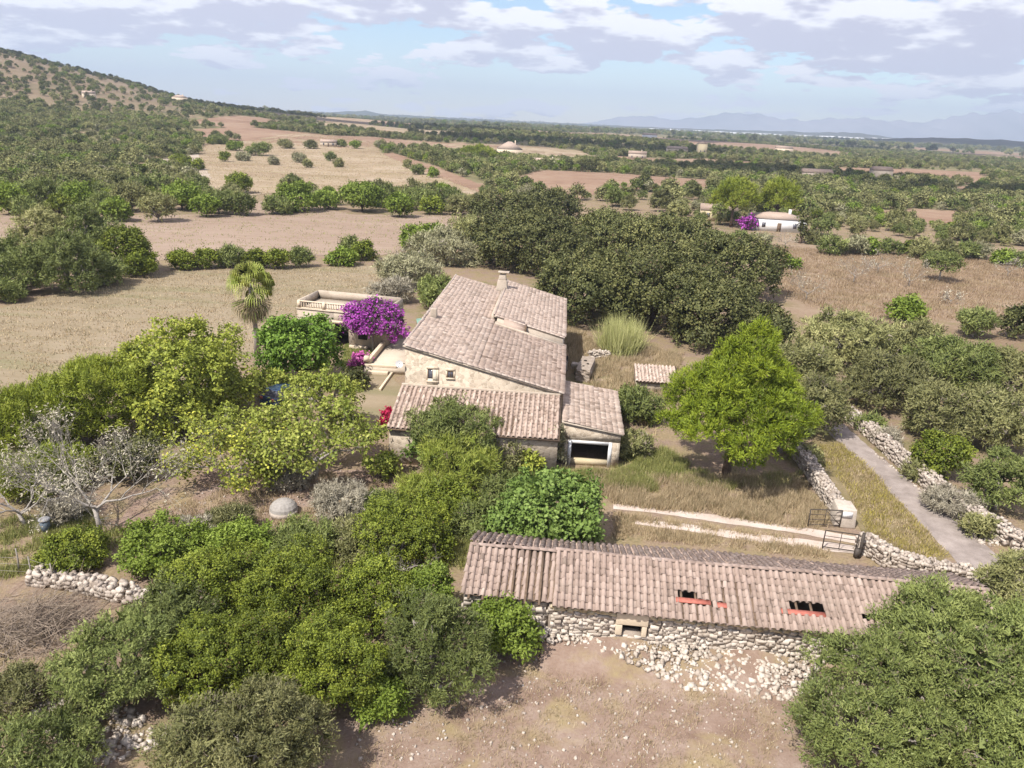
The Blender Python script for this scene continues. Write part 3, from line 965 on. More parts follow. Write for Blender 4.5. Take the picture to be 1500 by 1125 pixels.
b.hexa(np.array([(gx0, gb - .4, 0), (gx1 - .4, gb - .4, 0), (gx1 - .4, gb, 0), (gx0, gb, 0), (gx0, gb - .4, GZ(gx0) - .1), (gx1 - .4, gb - .4, GZ(gx1 - .4) - .1), (gx1 - .4, gb, GZ(gx1 - .4) - .1), (gx0, gb, GZ(gx0) - .1)]))
b.hexa(np.array([(11.05, gf + .4, 0), (gx0, gf + .4, 0), (gx0, gb, 0), (11.05, gb, 0), (11.05, gf + .4, 3), (gx0, gf + .4, 3), (gx0, gb, 3), (11.05, gb, 3)]))
b.build('carport_wall', MAT['gable'], hroot)
fr = MB()
fr.box((ox0 - .22, gf - .03, 0), (ox0, gf + .4, ot + .22)).box((ox1, gf - .03, 0), (ox1 + .22, gf + .4, ot + .22)).box((ox0, gf - .03, ot), (ox1, gf + .4, ot + .22))
fr.build('door_frame', MAT['white'], hroot)
MB().box((ox0, gf + .05, 0), (ox1, gf + .3, 0.45)).build('sill_wall', MAT['ashlar'], hroot)
gr_ = deck(hroot, [(11.2, gf - .12, GZ(11.2)), (15.35, gf - .12, GZ(15.35)), (15.35, gb + .1, GZ(15.35)), (11.2, gb + .1, GZ(11.2))], 0.1, 'carport_roof', 'plaster')
sg = np.array([1, 0, -0.16]) / math.hypot(1, .16)
tiled(gr_, (11.2, gf, GZ(11.2)), sg, ACY, 4.1, gb - gf - .1, rg, 'tiles', 'tile_pale', expo=0.38)
# satellite dish on the corner
dsh = []
n_ = 14
dv = [(0, 0.06, 0)] + [(.28 * math.cos(2 * math.pi * k / n_), 0, .28 * math.sin(2 * math.pi * k / n_)) for k in range(n_)]
dt = [(0, 1 + k, 1 + (k + 1) % n_) for k in range(n_)]
dsh = link('dish', mesh_np('dish', np.array(dv) + [-.35, -.25, 5.6], np.array(dt), np.full(n_ + 1, .5)), MAT['white'])
b = MB().tube([(-.35, -.2, 5.6), (-.3, .1, 5.55), (0.05, .15, 5.5)], .025).tube([(-.35, -.25, 5.35), (-.35, -.6, 5.55)], .012)
satellite = thing('satellite_dish', 'small white satellite dish on the corner of the farmhouse gable', 'dish', (-7.56, 50, 0), HA)
dsh.parent = satellite
b.build('bracket', MAT['iron'], satellite)

# ------------------------------------------------------------------ barn
BA = math.radians(-4.6)
broot = thing('barn', 'low ruined stone barn with sagging tile roof and holes in it', 'barn', (-1.6, 30.68, 0), BA)
rg = np.random.default_rng(21)
BL, RZB, EZ, FY, BY = 23.2, 3.2, 2.2, -2.75, 2.55
wx0, wx1, wz0, wz1 = 7.15, 8.0, 0.98, 1.42
wc = MB()
fy = FY + .3
for (x0, x1, z0, z1) in ((3.9, wx0, 0, EZ - .12), (wx1, BL - .2, 0, EZ - .12), (wx0, wx1, 0, wz0), (wx0, wx1, wz1, EZ - .12)):
    wc.box((x0, fy, z0), (x1, fy + .5, z1))
wc.box((0.1, fy + .25, 0), (3.9, fy + .7, EZ - .2))
wc.box((0.1, BY - .6, 0), (BL - .2, BY - .2, EZ - .12))
for x in (0.1, BL - .7):
    wc.hexa(np.array([(x, fy + .7, 0), (x + .5, fy + .7, 0), (x + .5, BY - .6, 0), (x, BY - .6, 0), (x, fy + .7, EZ - .12), (x + .5, fy + .7, EZ - .12), (x + .5, BY - .6, EZ - .12), (x, BY - .6, EZ - .12)]))
    wc.hexa(np.array([(x, fy + .7, EZ - .12), (x + .5, fy + .7, EZ - .12), (x + .5, BY - .6, EZ - .12), (x, BY - .6, EZ - .12), (x, -.1, RZB - .2), (x + .5, -.1, RZB - .2), (x + .5, .1, RZB - .2), (x, .1, RZB - .2)]))
bw = wc.build('wall', MAT['core'], broot)
sk = lambda x, z: (wx0 - 3.9 - .3 < x < wx1 - 3.9 + .3 and wz0 - .15 < z < EZ)
sm = stone_mats_face((3.9, fy), (BL - .3, fy), 0.0, EZ - .42, rg, .27, .17, .2, sk, .05)
order = sorted(range(len(sm)), key=lambda i: (abs(sm[i][0, 3] - 9.5) + 1.5 * max(0, .7 - sm[i][2, 3]) * 4))
SS = stone_set('limestone')
place_pieces('stone', SS, [sm[i] for i in order[:290]], MAT['limestone'], bw, rg)
rest = [sm[i] for i in order[290:]] + stone_mats_face((0.1, fy + .25), (3.9, fy + .25), 0, EZ - .3, rg)
join(STONES, rest, np.clip(rg.normal(.55, .25, len(rest)), 0, 1), 'stones', MAT['limestone'], bw, 'stuff')
# sandy course under the eaves
cm = stone_mats_face((3.9, fy - .04), (BL - .3, fy - .04), EZ - .36, EZ - .16, rg, .3, .13, .26, lambda x, z: (wx0 - 3.9 - .3 < x < wx1 - 3.9 + .3), .04)
join(STONES, cm, np.clip(rg.normal(.5, .2, len(cm)), 0, 1), 'eaves_course', MAT['ashlar'], bw, 'stuff')
MB().box((wx0 - .3, fy - .16, wz1 + .02), (wx1 + .25, fy + .2, EZ - .16)).box((wx0 - .3, fy - .14, wz0 - .1), (wx0, fy + .1, wz1)).box((wx1, fy - .14, wz0 - .1), (wx1 + .22, fy + .1, wz1)).build('window_surround', MAT['cream'], broot, bevel=.03)
xs_ = np.linspace(3.7, BL - .3, 40)
bk_ = []
for j_, (dy_, z_) in enumerate(((-.05, .62), (-.7, .42), (-1.5, .2), (-2.3, .0))):
    bk_.append(np.stack([xs_, np.full(40, fy + dy_) + .12 * np.sin(xs_ * 1.7 + j_), np.maximum(0.0, z_ * (1 + .25 * np.sin(xs_ * 1.1 + j_))) + .003], -1))
bi, bj = np.meshgrid(np.arange(3), np.arange(39), indexing='ij')
bq = np.stack([bi * 40 + bj, (bi + 1) * 40 + bj, (bi + 1) * 40 + bj + 1, bi * 40 + bj + 1], -1).reshape(-1, 4)
bank_o = tag(link('earth_bank', mesh_np('earth_bank', np.concatenate(bk_), bq, np.full(160, .5), True), MAT['dirt']), kind='structure')
bank_o.location, bank_o.rotation_euler = (-1.6, 30.68, 0), (0, 0, BA)
# roof
fs = np.array([0, FY, EZ - RZB])
FLEN = np.linalg.norm(fs)
fs /= FLEN
bs = np.array([0, BY, EZ - RZB])
BLEN = np.linalg.norm(bs)
bs /= BLEN
HOLES = [(9.6, 10.2, 1.75, 2.1), (10.5, 10.7, 2.1, 2.3), (11.3, 11.45, 2.0, 2.2), (14.2, 15.4, 1.85, 2.25), (17.4, 17.8, 2.1, 2.4)]
hole = lambda x, r: any(a - .12 < x < b_ + .12 and c - .2 < r < d - .0 for a, b_, c, d in HOLES)
rafters = []
barn_roof = MB()
for x in np.arange(0.3, BL - .2, 0.62):
    barn_roof.hexa(np.array([(x, FY, EZ - .1), (x + .1, FY, EZ - .1), (x + .1, 0, RZB - .1), (x, 0, RZB - .1), (x, FY, EZ - .015), (x + .1, FY, EZ - .015), (x + .1, 0, RZB - .015), (x, 0, RZB - .015)]))
    barn_roof.hexa(np.array([(x, 0.01, RZB - .1), (x + .1, 0.01, RZB - .1), (x + .1, BY, EZ - .1), (x, BY, EZ - .1), (x, 0.01, RZB - .015), (x + .1, 0.01, RZB - .015), (x + .1, BY, EZ - .015), (x, BY, EZ - .015)]))
brf = barn_roof.build('roof', MAT['wood'], broot)
for (a, b_) in ((.35, 9.3), (11.75, 13.8), (16.0, 17.1), (18.3, BL - .4)):  # unseen boarding added under the tiles to keep the barn inside dark
    MB().hexa(np.array([(a, FY + .25, EZ - .08), (b_, FY + .25, EZ - .08), (b_, -.02, RZB - .16), (a, -.02, RZB - .16), (a, FY + .25, EZ - .055), (b_, FY + .25, EZ - .055), (b_, -.02, RZB - .13), (a, -.02, RZB - .13)])).build('roof_boards', MAT['wood'], brf)
MB().hexa(np.array([(.35, .02, RZB - .16), (BL - .4, .02, RZB - .16), (BL - .4, BY - .1, EZ - .14), (.35, BY - .1, EZ - .14), (.35, .02, RZB - .13), (BL - .4, .02, RZB - .13), (BL - .4, BY - .1, EZ - .11), (.35, BY - .1, EZ - .11)])).build('roof_boards', MAT['wood'], brf)
for (a, b_, r) in ((9.4, 10.9, 1.92), (13.9, 15.8, 2.0), (17.2, 18.1, 2.25), (11.1, 11.7, 2.0)):
    p, q = fs * r, fs * (r + .24)
    MB().hexa(np.array([(a, p[1], RZB + p[2] + .0), (b_, p[1], RZB + p[2] + .0), (b_, q[1], RZB + q[2]), (a, q[1], RZB + q[2]), (a, p[1], RZB + p[2] + .04), (b_, p[1], RZB + p[2] + .04), (b_, q[1], RZB + q[2] + .04), (a, q[1], RZB + q[2] + .04)])).build('red_batten', MAT['redplank'], brf)
AX = np.array([1.0, 0, 0])
o1 = np.array([0.05, 0, RZB])
c1, p1 = roof_tiles(o1 + [4.1, 0, .0], fs, AX, FLEN + .1, BL - 4.2, rg, .30, .37, lambda x, r: hole(x + 4.1, r + .18), .035)
c2, p2 = roof_tiles(o1 + [0, 0, -.12], fs, AX, FLEN - .2, 4.0, rg, .30, .37, None, .03)
c3, p3 = roof_tiles(o1 + [0, 0, .0], bs, AX, BLEN + .05, BL - .1, rg, .30, .37, None, .035)
idx = sorted(range(len(c1)), key=lambda i: -(abs(c1[i][1, 3])) + 0.03 * abs(c1[i][0, 3] - 12))
TM = []
for t_ in np.linspace(.22, .8, 8):
    TM.append(mesh_np('tile', COVER[0], COVER[1], np.full(len(COVER[0]), t_)))
place_pieces('tile', TM, [c1[i] for i in idx[:300]], MAT['tile_barn'], brf, rg)
cr = [c1[i] for i in idx[300:]] + c2 + c3
pr_ = p1 + p2 + p3
ridge_m = [frame(np.array([x, rg.normal(0, .02), RZB + .1 + .035 * math.sin(x * .5) - (.1 if x < 4 else 0)]), AX, ACY, np.array([0, 0, 1.0])) for x in np.arange(0, BL - .2, .4)]
am = cr + pr_ + ridge_m
join([COVER, PAN], am, np.clip(rg.normal(.5, .18, len(am)), 0, 1), 'tiles', MAT['tile_barn'], brf, 'stuff', [0] * len(cr) + [1] * len(pr_) + [0] * len(ridge_m))

# ------------------------------------------------------------------ terrace outbuilding
TA = math.radians(-11)
tr = thing('outbuilding', 'low cream outbuilding with a balustraded roof terrace beside the purple bougainvillea', 'building', (-21.6, 72.2, 0), TA)
tw, td, tz = 9.4, 4.6, 3.45
b = MB()
ax0, ax1, az = 3.9, 5.4, 2.35
b.box((0, 0, 0), (ax0, .4, tz)).box((ax1, 0, 0), (tw, .4, tz)).box((ax0, 0, az), (ax1, .4, tz))
b.box((0, .4, 0), (.4, td, tz)).box((tw - .4, .4, 0), (tw, td, tz)).box((.4, td - .4, 0), (tw - .4, td, tz))
b.build('wall', MAT['plaster'], tr)
MB().box((-.05, -.05, tz), (tw + .05, td + .05, tz + .14)).build('roof', MAT['paving'], tr)
MB().box((ax0 - .2, -.06, az), (ax1 + .25, -.002, az + .3)).build('lintel', MAT['cream'], tr)
MB().box((ax1 + 1.0, -.05, 1.0), (ax1 + 1.9, -.003, 1.9)).build('window', MAT['dark'], tr)  # solid dark plate, the shade of a window opening put into its colour
MB().box((ax1 + .1, -.25, 0), (tw - 2, -.01, .35)).build('bench', MAT['cream'], tr, bevel=.04)
z0 = tz + .14
for x in np.arange(.45, 8.0, .26):
    if abs((x % 2.7) - 0) < .2:
        continue
    bb = MB()
    bb.tube([(x, .14, z0 + .06), (x, .14, z0 + .2), (x, .14, z0 + .42), (x, .14, z0 + .62)], [.045, .075, .045, .06], 6)
    bb.build('baluster', MAT['cream'], tr)
for x in (0.05, 2.7, 5.4, tw - .35):
    MB().box((x, .0, z0), (x + .3, .3, z0 + .74)).build('pillar', MAT['cream'], tr)
MB().box((.35, .04, z0 + .62), (tw - .35, .26, z0 + .72)).build('rail', MAT['cream'], tr)
MB().box((.35, .05, z0), (tw - .35, .25, z0 + .06)).build('plinth', MAT['cream'], tr)
MB().box((.0, .32, z0), (.22, td, z0 + .75)).box((.22, td - .2, z0), (tw - .2, td, z0 + .85)).box((tw - .2, .32, z0), (tw, td, z0 + .75)).build('parapet', MAT['plaster'], tr)

# raised walk along the house with a low parapet
wk = thing('raised_walk', 'raised paved walk with a low parapet between farmhouse and outbuilding', 'walkway', (-13.3, 63.9, 0), HA)
MB().box((0, 0, 0), (4.3, 9.5, .55)).build('pavement', MAT['paving'], wk)
MB().box((0, .35, .55), (.35, 9.0, 1.05)).box((0, 0, .55), (2.9, .32, .8)).build('parapet', MAT['cream'], wk, bevel=.04)
MB().box((0, -.5, 0), (2.2, -.03, .28)).build('step', MAT['cream'], wk, bevel=.02)
MB().box((2.4, -4.5, 0), (2.6, -.04, .22)).build('edging', MAT['cream'], wk, bevel=.02)
bl_ = link('potted_ball', mesh_np('potted_ball', STONES[0][0] * .5 + [0, 0, .25], STONES[0][1], np.full(len(STONES[0][0]), .6)), MAT['cream'])
bl_.name = 'finial'
bl_.parent = wk
bl_.location = (.18, .2, 1.0)

tp = MB()
tp.hexa(np.array([(-9.7, 73.0, 2.0), (-8.0, 73.4, 2.3), (-8.0, 75.4, 2.5), (-10.2, 75.2, 2.2), (-9.7, 73.0, 2.03), (-8.0, 73.4, 2.33), (-8.0, 75.4, 2.53), (-10.2, 75.2, 2.23)]))
tpo = thing('awning', 'pale green tarpaulin awning strung between farmhouse and outbuilding', 'awning', (0, 0, 0))
tp.build('sheet', MAT['tarp'], tpo)
for q in ((-9.7, 73.1, 2.0), (-10.1, 75.1, 2.2), (-8.1, 73.45, 2.3), (-8.1, 75.3, 2.5)):
    MB().tube([(q[0], q[1], 0), q], .035, 6).build('pole', MAT['iron'], tpo)

# ------------------------------------------------------------------ dry stone walls


def dry_wall(label, pts, h, w, seed, mat='limestone', size=.3, pieces=60, name='dry_stone_wall', ruin=0.0, cat='wall'):
    rg_ = np.random.default_rng(seed)
    P = [np.array(p[:2], float) for p in pts]
    root = thing(name, label, cat, (P[0][0], P[0][1], 0))
    core = MB()
    mats = []
    for a, b_ in zip(P, P[1:]):
        L = np.linalg.norm(b_ - a)
        e = (b_ - a) / L
        nn = np.array([-e[1], e[0]])
        k = max(1, int(L / 1.2))
        for i in range(k):
            s0, s1 = a + (b_ - a) * i / k - P[0], a + (b_ - a) * (i + 1) / k - P[0]
            hh = h * (1 - ruin * rg_.random()) - .12
            ww = w / 2 - .1
            core.hexa(np.array([(*(s0 - nn * ww), 0), (*(s1 - nn * ww), 0), (*(s1 + nn * ww), 0), (*(s0 + nn * ww), 0), (*(s0 - nn * ww * .8), hh), (*(s1 - nn * ww * .8), hh), (*(s1 + nn * ww * .8), hh), (*(s0 + nn * ww * .8), hh)]))
        for side in (-1, 1):
            off = nn * side * (w / 2 - .07)
            m_ = stone_mats_face(a + off - P[0], b_ + off - P[0], 0, h - .1, rg_, size, size * .72, size * .8, (lambda x, z: rg_.random() < ruin * z / h) if ruin else None, .06)
            mats += m_
        # rubble over the top
        for _ in range(int(L * w / (size * size) * 1.5)):
            t, q = rg_.random(), rg_.uniform(-.5, .5)
            R_ = rot_small(rg_, 1.2) * (size * rg_.uniform(.55, 1.15, 3))
            M = np.eye(4)
            M[:3, :3] = R_
            M[:3, 3] = [*(a + (b_ - a) * t + nn * q * w * .9 - P[0]), h * (1 - ruin * .6 * rg_.random()) - .06 + rg_.normal(0, .04)]
            mats.append(M)
    core.build('core', MAT['core'], root)
    mats.sort(key=lambda M: -pxm(np.array([M[0, 3] + P[0][0], M[1, 3] + P[0][1], M[2, 3]])) - M[2, 3] * 3)
    place_pieces('stone', stone_set(mat), mats[:pieces], MAT[mat], root, rg_)
    if mats[pieces:]:
        join(STONES, mats[pieces:], np.clip(rg_.normal(.55, .25, len(mats) - pieces), 0, 1), 'stones', MAT[mat], root, 'stuff')
    return root


dry_wall('pale dry stone wall from the lone pine to a pale gate pier', [at(1158, 655)[:2], at(1190, 700)[:2], (20.2, 40.5)], 1.0, .85, 31, 'rubble', .21, 120)
pier = thing('gate_pier', 'pale stone gate pier with a white plate at the wall end beside the verge', 'pier', (20.2, 40.1, 0), math.radians(-6))
MB().hexa(np.array([(-.62, -.5, 0), (.62, -.5, 0), (.62, .7, 0), (-.62, .7, 0), (-.55, -.45, 1.2), (.55, -.45, 1.2), (.5, .7, 1.25), (-.5, .7, 1.25)])).build('post', MAT['limestone'], pier, bevel=.05)
MB().box((-.25, -.53, .7), (.3, -.44, 1.05)).build('plate', MAT['white'], pier)
dry_wall('rubble wall along the far side of the lane below the wild olives', [at(1240, 612)[:2], at(1275, 640)[:2], at(1330, 690)[:2], at(1405, 752)[:2], at(1480, 800)[:2], (31.6, 36.0)], 1.05, .95, 33, 'rubble', .22, 150, ruin=.4)
dry_wall('short stone wall between iron gate post and barn roof', [(20.1, 37.4), (21.0, 35.6), (22.6, 34.6), (24.6, 34.2)], 1.0, .9, 35, 'rubble', .22, 100)
dry_wall('tumbled grey field wall in front of the fig scrub and wire fence', [at(50, 852)[:2], at(120, 862)[:2], at(185, 878)[:2], at(215, 890)[:2]], .75, .75, 37, 'rubble', .27, 110, ruin=.5)
dry_wall('short low masonry wall in the grass near the reeds', [(7.5, 71.4), (9.6, 71.7)], .75, .5, 39, 'limestone', .26, 30)
# weathered stone trough
rg = np.random.default_rng(5)
tg = thing('stone_trough', 'weathered upright limestone block with holes standing beside the house', 'stone block', (6.75, 66.2, 0), math.radians(-12))
bm = bmesh.new()
bmesh.ops.create_cube(bm, size=1.0)
bmesh.ops.subdivide_edges(bm, edges=bm.edges[:], cuts=6, use_grid_fill=True)
for v in bm.verts:
    n = math.sin(v.co.x * 9 + 1) * math.sin(v.co.y * 7) * math.sin(v.co.z * 8 + 2)
    v.co *= 1 + .12 * n + rng.normal(0, .015)
    v.co.x *= 1.25
    v.co.y *= 4.2
    v.co.z = (v.co.z + .5) * 1.15
me = bpy.data.meshes.new('block')
bm.to_mesh(me)
bm.free()
link('block', me, MAT['limestone'], tg)
for (hx, hy, hw) in ((-.15, .6, .16), (.2, -.3, .13), (-.1, -1.1, .12)):
    MB().tube([(hx, hy, 1.05), (hx, hy, 1.2)], [hw, hw], 8).build('painted_hollow', MAT['dark'], tg)  # solid dark discs, painted in for the shade down the holes
MB().box((-1.5, 1.0, 0), (-.75, 1.7, .6)).build('slab', MAT['limestone'], tg, bevel=.05)

# small tiled shed
sh = thing('shed', 'small low shed with a pale tiled roof in the dry grass', 'shed', (10.9, 62.2, 0), HA)
MB().hexa(np.array([(0, 0, 0), (3.6, 0, 0), (3.6, 2.6, 0), (0, 2.6, 0), (0, 0, .95), (3.6, 0, .95), (3.6, 2.6, 1.5), (0, 2.6, 1.5)])).build('wall', MAT['gable'], sh)
sr = deck(sh, [(-.1, -.2, .98), (3.7, -.2, .98), (3.7, 2.7, 1.6), (-.1, 2.7, 1.6)], .08, 'roof', 'wood')
sdd = np.array([0, -1, -.214])
sdd /= np.linalg.norm(sdd)
tiled(sr, (0, 2.65, 1.6), sdd, AX, 2.85, 3.6, np.random.default_rng(3), 'tiles', 'tile_pale')

# ------------------------------------------------------------------ gates


def gate(label, a, b_, h, name='iron_gate', diag=True):
    a, b_ = np.array(a, float), np.array(b_, float)
    L = np.linalg.norm(b_ - a)
    g = thing(name, label, 'gate', (*a, 0), math.atan2(*(b_ - a)[::-1]))
    MB().tube([(0, 0, .05), (0, 0, h)], .035, 6).tube([(L, 0, .05), (L, 0, h)], .035, 6).tube([(0, 0, h), (L, 0, h)], .03, 6).tube([(0, 0, .15), (L, 0, .15)], .03, 6).build('gate_frame', MAT['iron'], g)
    for z in np.linspace(.15, h, 4)[1:-1]:
        MB().tube([(0, 0, z), (L, 0, z)], .018, 6).build('bar', MAT['iron'], g)
    MB().tube([(L * .5, 0, .15), (L * .5, 0, h)], .02, 6).build('upright', MAT['iron'], g)
    if diag:
        MB().tube([(L, 0.02, .2), (L * .5, .02, h - .05)], .018, 6).build('brace', MAT['iron'], g)
    return g


gate('dark iron gate leaf standing open against the pale stone pier', at(1183, 771)[:2], at(1229, 773)[:2], 1.15)
gate('rusty iron gate leaf hinged on the dark post by the barn', at(1252, 811)[:2], at(1204, 804)[:2], 1.2, diag=False)
gp = thing('gate_post', 'dark wooden gate post with a box beside the short stone wall', 'post', (*at(1258, 817)[:2], 0))
MB().tube([(0, 0, 0), (0, 0, 1.55)], .09, 8).build('post', MAT['iron'], gp)
MB().box((-.28, -.12, .0), (.0, .12, .55)).build('box', MAT['iron'], gp)

# ------------------------------------------------------------------ small yard things
dm = at(416, 752)
dome = thing('stone_cistern', 'grey domed stone cistern half sunk among the shrubs', 'cistern', (dm[0], dm[1], 0))
bm = bmesh.new()
bmesh.ops.create_uvsphere(bm, u_segments=18, v_segments=10, radius=.8)
bmesh.ops.delete(bm, geom=[v for v in bm.verts if v.co.z < -.05], context='VERTS')
for v in bm.verts:
    v.co.z = .3 + max(v.co.z, 0) * .75
me = bpy.data.meshes.new('dome')
bm.to_mesh(me)
bm.free()
link('dome', me, flat_mat('grey_render', (0.36, 0.33, 0.30), .9, 0, .2), dome)
MB().tube([(0, 0, 0), (0, 0, .31)], [.84, .8], 18).build('drum', MAT['rubble'], dome)

bp_ = at(68, 779)
bin_ = thing('dustbin', 'grey plastic dustbin standing below the bleached bare tree', 'dustbin', (bp_[0], bp_[1], 0))
MB().tube([(0, 0, 0), (0, 0, .72)], [.2, .26], 14).build('body', MAT['bin'], bin_)
MB().tube([(0, 0, .72), (0, 0, .78), (0, 0, .84)], [.3, .3, .2], 14).build('lid', flat_mat('grey_lid', (.3, .3, .31), .5), bin_)

car = thing('parked_car', 'dark blue parked car half hidden behind the yellow green trees', 'car', (-18.0, 55.9, 0), math.radians(62))
b = MB()
b.hexa(np.array([(-2, -.82, .28), (2, -.82, .28), (2, .82, .28), (-2, .82, .28), (-1.98, -.84, .62), (2.02, -.84, .6), (2.02, .84, .6), (-1.98, .84, .62)]))
b.hexa(np.array([(-1.98, -.84, .62), (2.02, -.84, .6), (2.02, .84, .6), (-1.98, .84, .62), (-1.9, -.78, .98), (1.85, -.76, .82), (1.85, .76, .82), (-1.9, .78, .98)]))
body = b.build('body', MAT['paint'], car, bevel=.09)
MB().hexa(np.array([(-1.85, -.76, .95), (.95, -.76, .9), (.95, .76, .9), (-1.85, .76, .95), (-1.45, -.6, 1.4), (.2, -.6, 1.42), (.2, .6, 1.42), (-1.45, .6, 1.4)])).build('window', MAT['glass'], car, bevel=.05)
MB().hexa(np.array([(-1.48, -.62, 1.395), (.22, -.62, 1.41), (.22, .62, 1.41), (-1.48, .62, 1.395), (-1.4, -.55, 1.45), (.12, -.55, 1.46), (.12, .55, 1.46), (-1.4, .55, 1.45)])).build('roof', MAT['paint'], car, bevel=.02)
for x in (-1.25, 1.3):
    for y in (-.76, .76):
        w_ = MB().tube([(x, y - .1, .31), (x, y + .1, .31)], [.31, .31], 18).build('wheel', MAT['rubber'], car)
        MB().tube([(x, y - .115, .31), (x, y + .115, .31)], [.18, .18], 12).build('rim', MAT['bin'], w_)
for y in (-.6, .6):
    MB().box((1.9, y - .18, .6), (2.03, y + .18, .74)).build('headlight', MAT['white'], car, bevel=.03)
    MB().box((-2.0, y - .15, .7), (-1.9, y + .15, .9)).build('tail_light', MAT['redplank'], car, bevel=.02)

# wire fence at the left edge
fx = [at(-30, 842)[:2], at(46, 848)[:2], at(78, 858)[:2]]
wf = thing('wire_fence', 'slack wire fence on crooked wooden posts beside the tumbled wall', 'fence', (0, 0, 0))
for p in fx + [at(28, 836)[:2]]:
    MB().tube([(p[0], p[1], 0), (p[0] + .05, p[1], .6), (p[0] + .02, p[1] + .03, 1.25)], [.045, .04, .03], 6).build('post', MAT['greybark'], wf)
for z in (.4, .8, 1.15):
    for a, b_ in zip(fx, fx[1:]):
        MB().tube([(a[0], a[1], z), ((a[0] + b_[0]) / 2, (a[1] + b_[1]) / 2, z - .05), (b_[0], b_[1], z)], .008, 4).build('wire', MAT['palebark'], wf)

# ------------------------------------------------------------------ person by the house wall
pp = thing('person', 'person in dark top and pale trousers standing against the side of the house', 'person', (5.0, 67.0, 0), math.radians(-100))
J = [(0, 0, .95), (0, .01, 1.15), (0, .02, 1.42), (0, .01, 1.52), (0, .03, 1.60), (0, .04, 1.72), (.09, 0, .9), (.11, -.02, .5), (.12, .01, .09), (.12, .16, .04), (-.09, 0, .9), (-.11, .03, .5), (-.12, .02, .09), (-.12, .17, .04), (.19, .01, 1.4), (.25, -.02, 1.14), (.27, .1, .93), (.27, .16, .85), (-.19, .01, 1.4), (-.25, -.02, 1.14), (-.26, .08, .92), (-.26, .13, .83)]
E_ = [(0, 1), (1, 2), (2, 3), (3, 4), (4, 5), (0, 6), (6, 7), (7, 8), (8, 9), (0, 10), (10, 11), (11, 12), (12, 13), (2, 14), (14, 15), (15, 16), (16, 17), (2, 18), (18, 19), (19, 20), (20, 21)]
RD = [.14, .13, .15, .055, .085, .075, .095, .065, .045, .04, .095, .065, .045, .04, .065, .05, .038, .03, .065, .05, .038, .03]
me = bpy.data.meshes.new('body')
me.from_pydata(J, E_, [])
po = link('body', me, None, pp)
sk_ = po.modifiers.new('skin', 'SKIN')
for v, r in zip(me.skin_vertices[0].data, RD):
    v.radius = (r, r * .85)
me.skin_vertices[0].data[0].use_root = True
po.modifiers.new('sub', 'SUBSURF').levels = 2
po.modifiers['sub'].render_levels = 2
m, nt, out = new_mat('clothes_and_skin')
sz = nt.nodes.new('ShaderNodeSeparateXYZ')
nt.links.new(nt.nodes.new('ShaderNodeTexCoord').outputs['Object'], sz.inputs[0])
cl = nt.nodes.new('ShaderNodeValToRGB')
cl.color_ramp.interpolation = 'CONSTANT'
for i, (p, c) in enumerate(((0, (.05, .04, .04)), (.045, (.5, .47, .42)), (.5, (.02, .02, .03)), (.765, (.45, .27, .2)), (.86, (.04, .025, .02)))):
    el = cl.color_ramp.elements[i] if i < 2 else cl.color_ramp.elements.new(p)
    el.position, el.color = p, (*c, 1)
nt.links.new(nmath(nt, 'DIVIDE', sz.outputs[2], 2.0), cl.inputs[0])
finish(nt, out, cl.outputs[0], .8)
me.materials.append(m)

# ------------------------------------------------------------------ far houses


def far_house(label, px, py, w, d, h, rz, roof='tile', wall='plaster', hip=False, name='country_house', floors=1, win=3, rise=.22, chim=True, dist=None):
    p = ground(px, py)
    r_ = thing(name, label, 'house', (p[0], p[1], p[2] - .1), math.radians(rz))
    MB().box((-w / 2, 0, 0), (w / 2, d, h)).build('wall', MAT[wall], r_)
    k = d / 2 * rise * 2
    e = .18
    ix = d * .45 if hip else -e
    V = np.array([(-w / 2 - e, -e, h), (w / 2 + e, -e, h), (w / 2 + e, d + e, h), (-w / 2 - e, d + e, h), (-w / 2 + ix, d / 2, h + k), (w / 2 - ix, d / 2, h + k)])
    o = link('roof', mesh_np('roof', V, [np.array([(0, 1, 5, 4), (2, 3, 4, 5), (3, 2, 1, 0)]), np.array([(1, 2, 5), (3, 0, 4)])], np.full(6, .3)), MAT[roof], r_)
    if chim:
        MB().box((w * .2, d * .4, h), (w * .2 + .6, d * .4 + .6, h + k + .8)).build('chimney', MAT[wall], o)
    for f_ in range(floors):
        for i in range(win):
            x = -w / 2 + w * (i + .7) / (win + .4)
            z = 1.0 + f_ * 2.8
            if f_ == 0 and i == win // 2:
                MB().box((x - .45, -.06, 0), (x + .45, .02, 2.1)).build('door', MAT['wood'], r_)
            else:
                MB().box((x - .4, -.05, z), (x + .4, .02, z + 1.1)).build('window', MAT['glass'], r_)
    return r_


far_house('white villa with shallow tiled roof under two stone pines', 1140, 340, 12, 9, 3.0, -8, 'tile_pale', 'white', True, rise=.13)
far_house('reddish stone annexe with arched door left of the white villa', 1052, 325, 9, 6, 2.8, -10, 'tile', 'ashlar')
far_house('cream house with a pyramidal roof behind a dense round pine', 747, 232, 15, 14, 5.5, 5, 'tile_pale', 'cream', True, rise=.3)
far_house('low ruined stone hut on the pale pasture', 481, 215, 9, 6, 2.6, 10, 'tile_pale', 'gable', chim=False)
far_house('small pale house lowest on the bare hill slope', 130, 146, 9, 8, 4.5, 20, 'tile_pale', 'cream')
far_house('cream villa with outbuilding wall higher on the hill shoulder', 263, 150, 14, 10, 5, 15, 'tile_pale', 'cream', True)
far_house('stone house on the skyline of the hill', 431, 163, 22, 10, 6, 5, 'tile', 'plaster', floors=2, win=4)
far_house('low pale farm building beside the cypress row', 800, 245, 14, 6, 3, 0, 'tile_pale', 'plaster')
